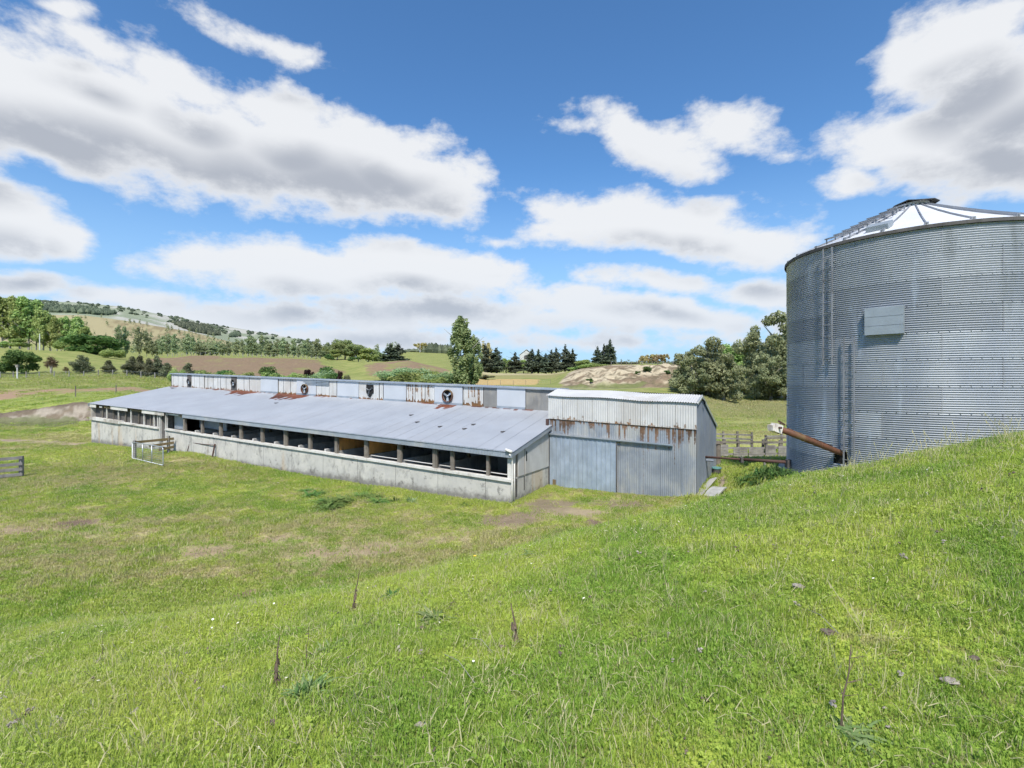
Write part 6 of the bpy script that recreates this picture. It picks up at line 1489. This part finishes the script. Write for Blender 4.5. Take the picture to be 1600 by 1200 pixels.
def stalk(name, label, u, v, vtop, du, thick, seed, fluff=True, branch=0):
    thick *= 1.25
    p = hit(u, v, 1.5); h = (v - vtop) / F * p.y; g = random.Random(seed); mb = MB(); dx = du / F * p.y
    pts = [p + Vector((dx * (k / 7) ** 1.4 + g.uniform(-.006, .006), g.uniform(-.006, .006), h * k / 7 - .02)) for k in range(8)]
    mb.tube(pts, [thick * (1.2 - .12 * k) for k in range(8)], 6)
    if fluff:
        for k in range(34):
            f = g.random() ** 1.5 * .55; q = p + Vector((dx * f, 0, h * f)); a = g.uniform(0, 6.28); r_ = thick * g.uniform(2, 4.5) * (1 - f)
            e_ = q + Vector((math.cos(a) * r_, math.sin(a) * r_, -g.uniform(.01, .05))); mb.beam(q + Vector((math.cos(a), math.sin(a), 0)) * thick, e_, thick * 1.6, .003)
    for k in range(branch):
        f = g.uniform(.55, .98); q = pts[int(f * 7)]; a = g.uniform(0, 6.28); e_ = q + Vector((math.cos(a) * .07, math.sin(a) * .05, .03)); mb.tube([q, e_], [.002, .001], 4)
    return tag(mb.build(name, M['dead_stem'], None, origin=tuple(p)), label, 'dead stem')
stalk('dead_stalk', 'tall dark double dead stem at the crest of the slope', 552, 955, 893, 9, .008, 1)
stalk('dead_stalk', 'shaggy dead stem standing in the lower left grass', 430, 1078, 990, 6, .007, 2)
stalk('dead_stalk', 'thin dead stem beside the feathery thistle', 478, 1045, 975, 4, .003, 3, False)
stalk('dead_stalk', 'shaggy pointed dead stem right of the slope centre', 807, 1005, 938, -8, .008, 4)
stalk('dead_branch', 'long thin dark curved branch sticking up at the lower right', 1314, 1142, 1003, 16, .0042, 5, False, 9)
stalk('dead_stalk', 'very thin pale stem at the far left of the slope crest', 161, 1025, 990, -1, .003, 6, False)
def lump(name, label, u, v, sz, matl, seed, cat, flat=.5):
    p = hit(u, v, 1.5); g = random.Random(seed); vs = []; fs = []; n = 12; m_ = 6; sz *= .68
    for j in range(m_ + 1):
        ph_ = math.pi * j / m_
        for k in range(n):
            a = 2 * math.pi * k / n; r_ = sz * (1 + g.uniform(-.32, .32)); vs.append(p + Vector((r_ * math.sin(ph_) * math.cos(a) * 1.2, r_ * math.sin(ph_) * math.sin(a) * .8, r_ * flat * math.cos(ph_) + sz * flat * .5 + .018)))
    for j in range(m_):
        for k in range(n): fs.append((j * n + k, (j + 1) * n + k, (j + 1) * n + (k + 1) % n, j * n + (k + 1) % n))
    mb = MB(); mb.add(vs, fs); return tag(mb.build(name, matl, None, origin=tuple(p)), label, cat)
for i, (u, v, sz, mt, nm, lab) in enumerate([(1248, 922, .055, 'stone', 'stone', 'pale grey stone on the grass right of the slope centre'), (1485, 1073, .05, 'stone', 'stone', 'grey brown stone lying near the lower right edge'), (1523, 1036, .032, 'dung', 'dung', 'small black dropping above the lower right stone'),
     (1293, 993, .05, 'dung', 'dung', 'dark dropping above the thin curved branch'), (657, 1140, .033, 'stone', 'stone', 'pinkish pale stone near the bottom centre'), (42, 1120, .045, 'dung', 'dung', 'dark dropping in the lower left corner grass'), (361, 1107, .02, 'stone', 'stone', 'small grey pebble at the lower left'),
     (660, 985, .035, 'dung', 'dung', 'dry twig end beside the silvery thistle'), (708, 950, .03, 'dung', 'dung', 'brown dry dropping above the silvery thistle'), (424, 1136, .035, 'dung', 'dung', 'dark dropping right of the grey pebble'), (552, 1118, .022, 'dung', 'dung', 'small black dropping near the bottom left of centre'),
     (785, 1015, .03, 'dung', 'dung', 'dark dropping left of the pointed dead stem'), (878, 1015, .025, 'dung', 'dung', 'small dark dropping right of the pointed dead stem'), (506, 980, .03, 'dung', 'dung', 'dark dropping with a twig left of the small thistle'), (578, 978, .035, 'dung', 'dung', 'grey dropping right of the small thistle'),
     (212, 1000, .035, 'dung', 'dung', 'dark dropping left of the crest daisies'), (264, 998, .028, 'dung', 'dung', 'brown dropping on the crest at the left'), (390, 994, .035, 'stone', 'stone', 'pale lump on the crest left of the dead stems'), (1383, 1113, .014, 'stone', 'stone', 'tiny white stone right of the curved branch'), (1388, 1144, .016, 'stone', 'stone', 'small white stone at the foot of the curved branch'),
     (1040, 917, .03, 'dung', 'dung', 'brown dropping in the middle of the right slope')]):
    lump(nm, lab, u, v, sz, M[mt], i, nm, .42)
def twig(label, u0, v0, u1, v1, th, seed, matl='dead_stem'):
    a = hit(u0, v0, 1.5); b = hit(u1, v1, 1.5); a.z += .035; b.z += .04; th *= .8; mb = MB(); m1 = a.lerp(b, .5) + Vector((.0, .02, .03)); mb.tube([a, m1, b], [th, th * .8, th * .5], 6)
    pass; tag(mb.build('twig', M[matl], None, origin=tuple(a)), label, 'twig')
twig('thin grey twig lying diagonally left of the bottom centre stones', 742, 1078, 694, 1032, .003, 1, 'pale_bark')
twig('pale dry straw stem lying across the lower right grass', 1310, 1000, 1262, 962, .003, 2, 'pale_bark')
twig('short brown twig lying above the silvery thistle', 714, 948, 700, 958, .008, 3)
twig('pale dry stem lying below the silvery thistle', 735, 1005, 770, 1030, .003, 4, 'pale_bark')
# dandelion
p = hit(742, 881, 2); e = empty('dandelion', tuple(p), 'single yellow dandelion at the upper edge of the slope', 'flower')
mb = MB(); mb.tube([p, p + UP * .11], .003, 5); mb.build('stem', mg, e)
mb = MB(); mb.tube([p + UP * .11, p + UP * .122, p + UP * .128], [.012, .026, .012], 12); mb.build('flower_head', my, e)

# ------------------------------------------------------------------ sky, sun, camera
def azel(u, v):
    d = Vector((ray(u), 1, (V0 - v) / F)).normalized()
    return math.atan2(d.x, d.y), math.asin(d.z)
CLOUDS = [  # u, v, ru, rv, tilt (deg), strength
 (-60, 150, 200, 90, 0, 1.0), (60, 150, 170, 70, 6, 1.0), (200, 185, 190, 75, 14, 1.1), (370, 240, 210, 85, 12, 1.1), (520, 265, 190, 78, 10, 1.1), (650, 285, 110, 62, 10, 1.0), (130, 55, 120, 30, 16, .6), (290, 120, 110, 38, 24, .7), (445, 185, 90, 40, 20, .7), (600, 225, 110, 40, 10, .8), (80, 215, 200, 38, 12, 1.0),
 (-10, 340, 140, 58, 10, 1.1), (95, 365, 65, 34, 20, 1.0), (90, 5, 60, 18, 10, .6),
 (420, 60, 100, 20, 14, .55), (480, 90, 60, 14, 10, .4),
 (1010, 215, 110, 42, 14, .75), (1060, 245, 90, 30, 5, .7), (1150, 200, 80, 36, 25, .6), (920, 195, 55, 16, 0, .45), (1225, 245, 34, 12, 10, .25),
 (1010, 350, 190, 45, 4, 1.05), (1080, 335, 90, 35, 0, .9), (1170, 385, 110, 38, 8, .9), (900, 360, 80, 25, 0, .7),
 (1480, 90, 130, 75, -25, .95), (1590, 150, 160, 110, 0, 1.05), (1440, 230, 170, 55, -6, 1.0), (1330, 285, 60, 20, -8, .7), (1560, 260, 160, 60, 0, .95), (1750, 200, 180, 120, 0, 1),
 (330, 410, 110, 26, 0, .75), (480, 425, 180, 42, 2, .95), (680, 430, 150, 42, 4, .95), (600, 400, 100, 24, 0, .8), (380, 490, 260, 28, 3, .75), (200, 465, 110, 22, 0, .7), (50, 445, 100, 28, 0, .8), (700, 490, 260, 28, 2, .8), (560, 530, 300, 22, 0, .65), (950, 480, 200, 26, 5, .8), (1050, 500, 180, 24, 0, .7), (1010, 440, 110, 20, 5, .7), (1180, 460, 90, 24, 0, .75), (900, 530, 220, 20, 0, .5), (1300, 500, 200, 40, 0, .7), (760, 380, 70, 10, 0, .2), (1150, 530, 120, 14, 0, .4),
 (-400, 300, 300, 90, 10, 1), (2100, 380, 400, 90, 0, 1), (-900, 200, 500, 140, 0, 1), (2900, 250, 600, 160, 0, 1)]
def build_world():
    w = bpy.data.worlds.new('World'); scene.world = w; w.use_nodes = True
    nt = w.node_tree; nt.nodes.clear()
    # cloud density node group
    g = bpy.data.node_groups.new('cloud_density', 'ShaderNodeTree')
    g.interface.new_socket('Vec', in_out='INPUT', socket_type='NodeSocketVector'); g.interface.new_socket('Val', in_out='OUTPUT', socket_type='NodeSocketFloat')
    gi = g.nodes.new('NodeGroupInput'); go = g.nodes.new('NodeGroupOutput'); V = gi.outputs[0]
    wn = g.nodes.new('ShaderNodeTexNoise'); wn.inputs['Scale'].default_value = 5; wn.inputs['Detail'].default_value = 1; g.links.new(V, wn.inputs['Vector'])
    sub = g.nodes.new('ShaderNodeVectorMath'); sub.operation = 'SUBTRACT'; g.links.new(wn.outputs[1], sub.inputs[0]); sub.inputs[1].default_value = (.5, .5, .5)
    scl = g.nodes.new('ShaderNodeVectorMath'); scl.operation = 'MULTIPLY'; g.links.new(sub.outputs[0], scl.inputs[0]); scl.inputs[1].default_value = (.10, .06, 0)
    add = g.nodes.new('ShaderNodeVectorMath'); g.links.new(V, add.inputs[0]); g.links.new(scl.outputs[0], add.inputs[1]); VW = add.outputs[0]
    acc = None
    for (u, v, ru, rv, ti, k) in CLOUDS:
        a, e = azel(u, v); c, s_ = math.cos(R(ti)), math.sin(R(ti))
        a2, e2 = azel(u + ru * c, v + ru * s_); a3, e3 = azel(u + rv * s_, v - rv * c)
        rx = math.hypot(a2 - a, e2 - e); ry = math.hypot(a3 - a, e3 - e); rot = math.atan2(e2 - e, a2 - a)
        m = g.nodes.new('ShaderNodeMapping'); m.vector_type = 'TEXTURE'; 
        if acc is None: g.links.new(VW, m.inputs[0])
        else:   # each ellipse waits for the one before it, which keeps the shader stack small
            ch = g.nodes.new('ShaderNodeVectorMath'); ch.operation = 'MULTIPLY_ADD'; g.links.new(acc, ch.inputs[0]); ch.inputs[1].default_value = (1e-6,) * 3; g.links.new(VW, ch.inputs[2]); g.links.new(ch.outputs[0], m.inputs[0])
        m.inputs['Location'].default_value = (a, e, 0); m.inputs['Rotation'].default_value = (0, 0, rot); m.inputs['Scale'].default_value = (rx * 1.25, ry * 1.3, 1)
        ln = g.nodes.new('ShaderNodeVectorMath'); ln.operation = 'LENGTH'; g.links.new(m.outputs[0], ln.inputs[0])
        f = math_(g, 'MULTIPLY_ADD', ln.outputs['Value'], -k, k)
        if acc is None: acc = f
        else:
            n_ = g.nodes.new('ShaderNodeMath'); n_.operation = 'SMOOTH_MAX'; g.links.new(acc, n_.inputs[0]); g.links.new(f, n_.inputs[1]); n_.inputs[2].default_value = .12; acc = n_.outputs[0]
    vm = g.nodes.new('ShaderNodeVectorMath'); vm.operation = 'MULTIPLY'; g.links.new(V, vm.inputs[0]); vm.inputs[1].default_value = (1, 1.7, 1)
    n1 = noise_(g, vm.outputs[0], 10, 8, .62, 0); n2 = noise_(g, vm.outputs[0], 3.2, 1, .5)
    d = math_(g, 'ADD', acc, math_(g, 'MULTIPLY', math_(g, 'SUBTRACT', n1, .5), 1.35))
    d = math_(g, 'ADD', d, math_(g, 'MULTIPLY', math_(g, 'SUBTRACT', n2, .5), .35))
    g.links.new(d, go.inputs[0])
    g.interface.new_socket('Body', in_out='OUTPUT', socket_type='NodeSocketFloat'); g.links.new(math_(g, 'ADD', acc, math_(g, 'MULTIPLY', math_(g, 'SUBTRACT', n2, .5), .5)), go.inputs[1])
    tc = nt.nodes.new('ShaderNodeTexCoord'); sep = nt.nodes.new('ShaderNodeSeparateXYZ')
    nrm = nt.nodes.new('ShaderNodeVectorMath'); nrm.operation = 'NORMALIZE'; L(nt, tc.outputs['Generated'], nrm.inputs[0]); L(nt, nrm.outputs[0], sep.inputs[0])
    az = math_(nt, 'ARCTAN2', sep.outputs[0], sep.outputs[1]); el = math_(nt, 'ARCSINE', sep.outputs[2])
    cmb = nt.nodes.new('ShaderNodeCombineXYZ'); L(nt, az, cmb.inputs[0]); L(nt, el, cmb.inputs[1])
    def dens(off, prev=None):
        o = nt.nodes.new('ShaderNodeVectorMath'); L(nt, cmb.outputs[0], o.inputs[0]); o.inputs[1].default_value = off; o = o.outputs[0]
        if prev is not None:
            ch = nt.nodes.new('ShaderNodeVectorMath'); ch.operation = 'MULTIPLY_ADD'; L(nt, prev, ch.inputs[0]); ch.inputs[1].default_value = (1e-6,) * 3; L(nt, o, ch.inputs[2]); o = ch.outputs[0]
        n = nt.nodes.new('ShaderNodeGroup'); n.node_tree = g; L(nt, o, n.inputs[0]); return n.outputs[0], n.outputs[1]
    d0, b0 = dens((0, 0, 0)); _, d1 = dens((-.015, .062, 0), d0)
    alpha = math_(nt, 'POWER', smooth_(nt, d0, .0, .42), .8)
    thick = smooth_(nt, math_(nt, 'ADD', d1, math_(nt, 'MULTIPLY', math_(nt, 'SUBTRACT', d0, b0), .12)), .12, .72)
    thick = math_(nt, 'MULTIPLY', thick, smooth_(nt, d0, .15, .8))
    cc = mixc(nt, thick, SKY['white'], SKY['grey'])
    cc = mixc(nt, smooth_(nt, el, .0, .28, .42, 0), cc, SKY['low'])
    sky = nt.nodes.new('ShaderNodeTexSky'); sky.sky_type = 'NISHITA'; sky.sun_disc = False
    sky.sun_elevation = SUN_EL; sky.sun_rotation = SUN_ROT; sky.altitude = 200; sky.air_density = 1.0; sky.dust_density = .6; sky.ozone_density = 2.5
    sk = mixc(nt, 1.0, sky.outputs[0], SKY['tint'], 'MULTIPLY')
    hs = nt.nodes.new('ShaderNodeHueSaturation'); L(nt, sk, hs.inputs['Color']); hs.inputs['Saturation'].default_value = SKY['sat']; hs.inputs['Value'].default_value = 1
    lowsky = mixc(nt, smooth_(nt, el, .0, .42, .8, 0), hs.outputs[0], (2.9, 4.5, 6.4))
    fin = mixc(nt, math_(nt, 'MULTIPLY', alpha, .96), lowsky, cc)
    fin = mixc(nt, smooth_(nt, el, -.02, .0, 1, 0), fin, (2, 2.4, 2.2))
    bg = nt.nodes.new('ShaderNodeBackground'); bg.inputs['Strength'].default_value = .1; L(nt, fin, bg.inputs[0])
    ow = nt.nodes.new('ShaderNodeOutputWorld'); L(nt, bg.outputs[0], ow.inputs[0])
    w.cycles.sampling_method = 'NONE'
SKY = dict(white=(5.9, 6.0, 6.15), grey=(3.15, 3.35, 3.75), low=(4.0, 4.7, 5.8), tint=(.84, 1.08, 1.25), sat=1.06)
SUN_EL = R(52); SUN_AZ = R(184)       # compass angle the light comes from (0 = straight ahead +Y, clockwise)
SUN_ROT = SUN_AZ
build_world()
sl = bpy.data.lights.new('sun', 'SUN'); sl.energy = 4.0; sl.angle = R(4); sl.color = (1, .955, .88)
so = bpy.data.objects.new('sun', sl); COL.objects.link(so)
sd_ = Vector((math.sin(SUN_AZ) * math.cos(SUN_EL), math.cos(SUN_AZ) * math.cos(SUN_EL), math.sin(SUN_EL)))
so.rotation_euler = sd_.to_track_quat('Z', 'Y').to_euler(); so.location = (0, -20, 40)
cam = bpy.data.cameras.new('camera'); co = bpy.data.objects.new('camera', cam); COL.objects.link(co)
co.location = (0, 0, 0); co.rotation_euler = (R(90), 0, 0)
cam.sensor_width = 36; cam.lens = F / 1600 * 36; cam.shift_y = -(600 - V0) / 1600; cam.clip_start = .05; cam.clip_end = 20000
scene.camera = co
scene.view_settings.view_transform = 'Standard'; scene.view_settings.look = 'None'; scene.view_settings.gamma = 1; scene.view_settings.exposure = EXPO
scene.cycles.max_bounces = 4; scene.cycles.diffuse_bounces = 2; scene.cycles.transparent_max_bounces = 6; scene.cycles.transmission_bounces = 3
scene.cycles.use_fast_gi = False; scene.cycles.use_adaptive_sampling = True; scene.cycles.adaptive_threshold = .03
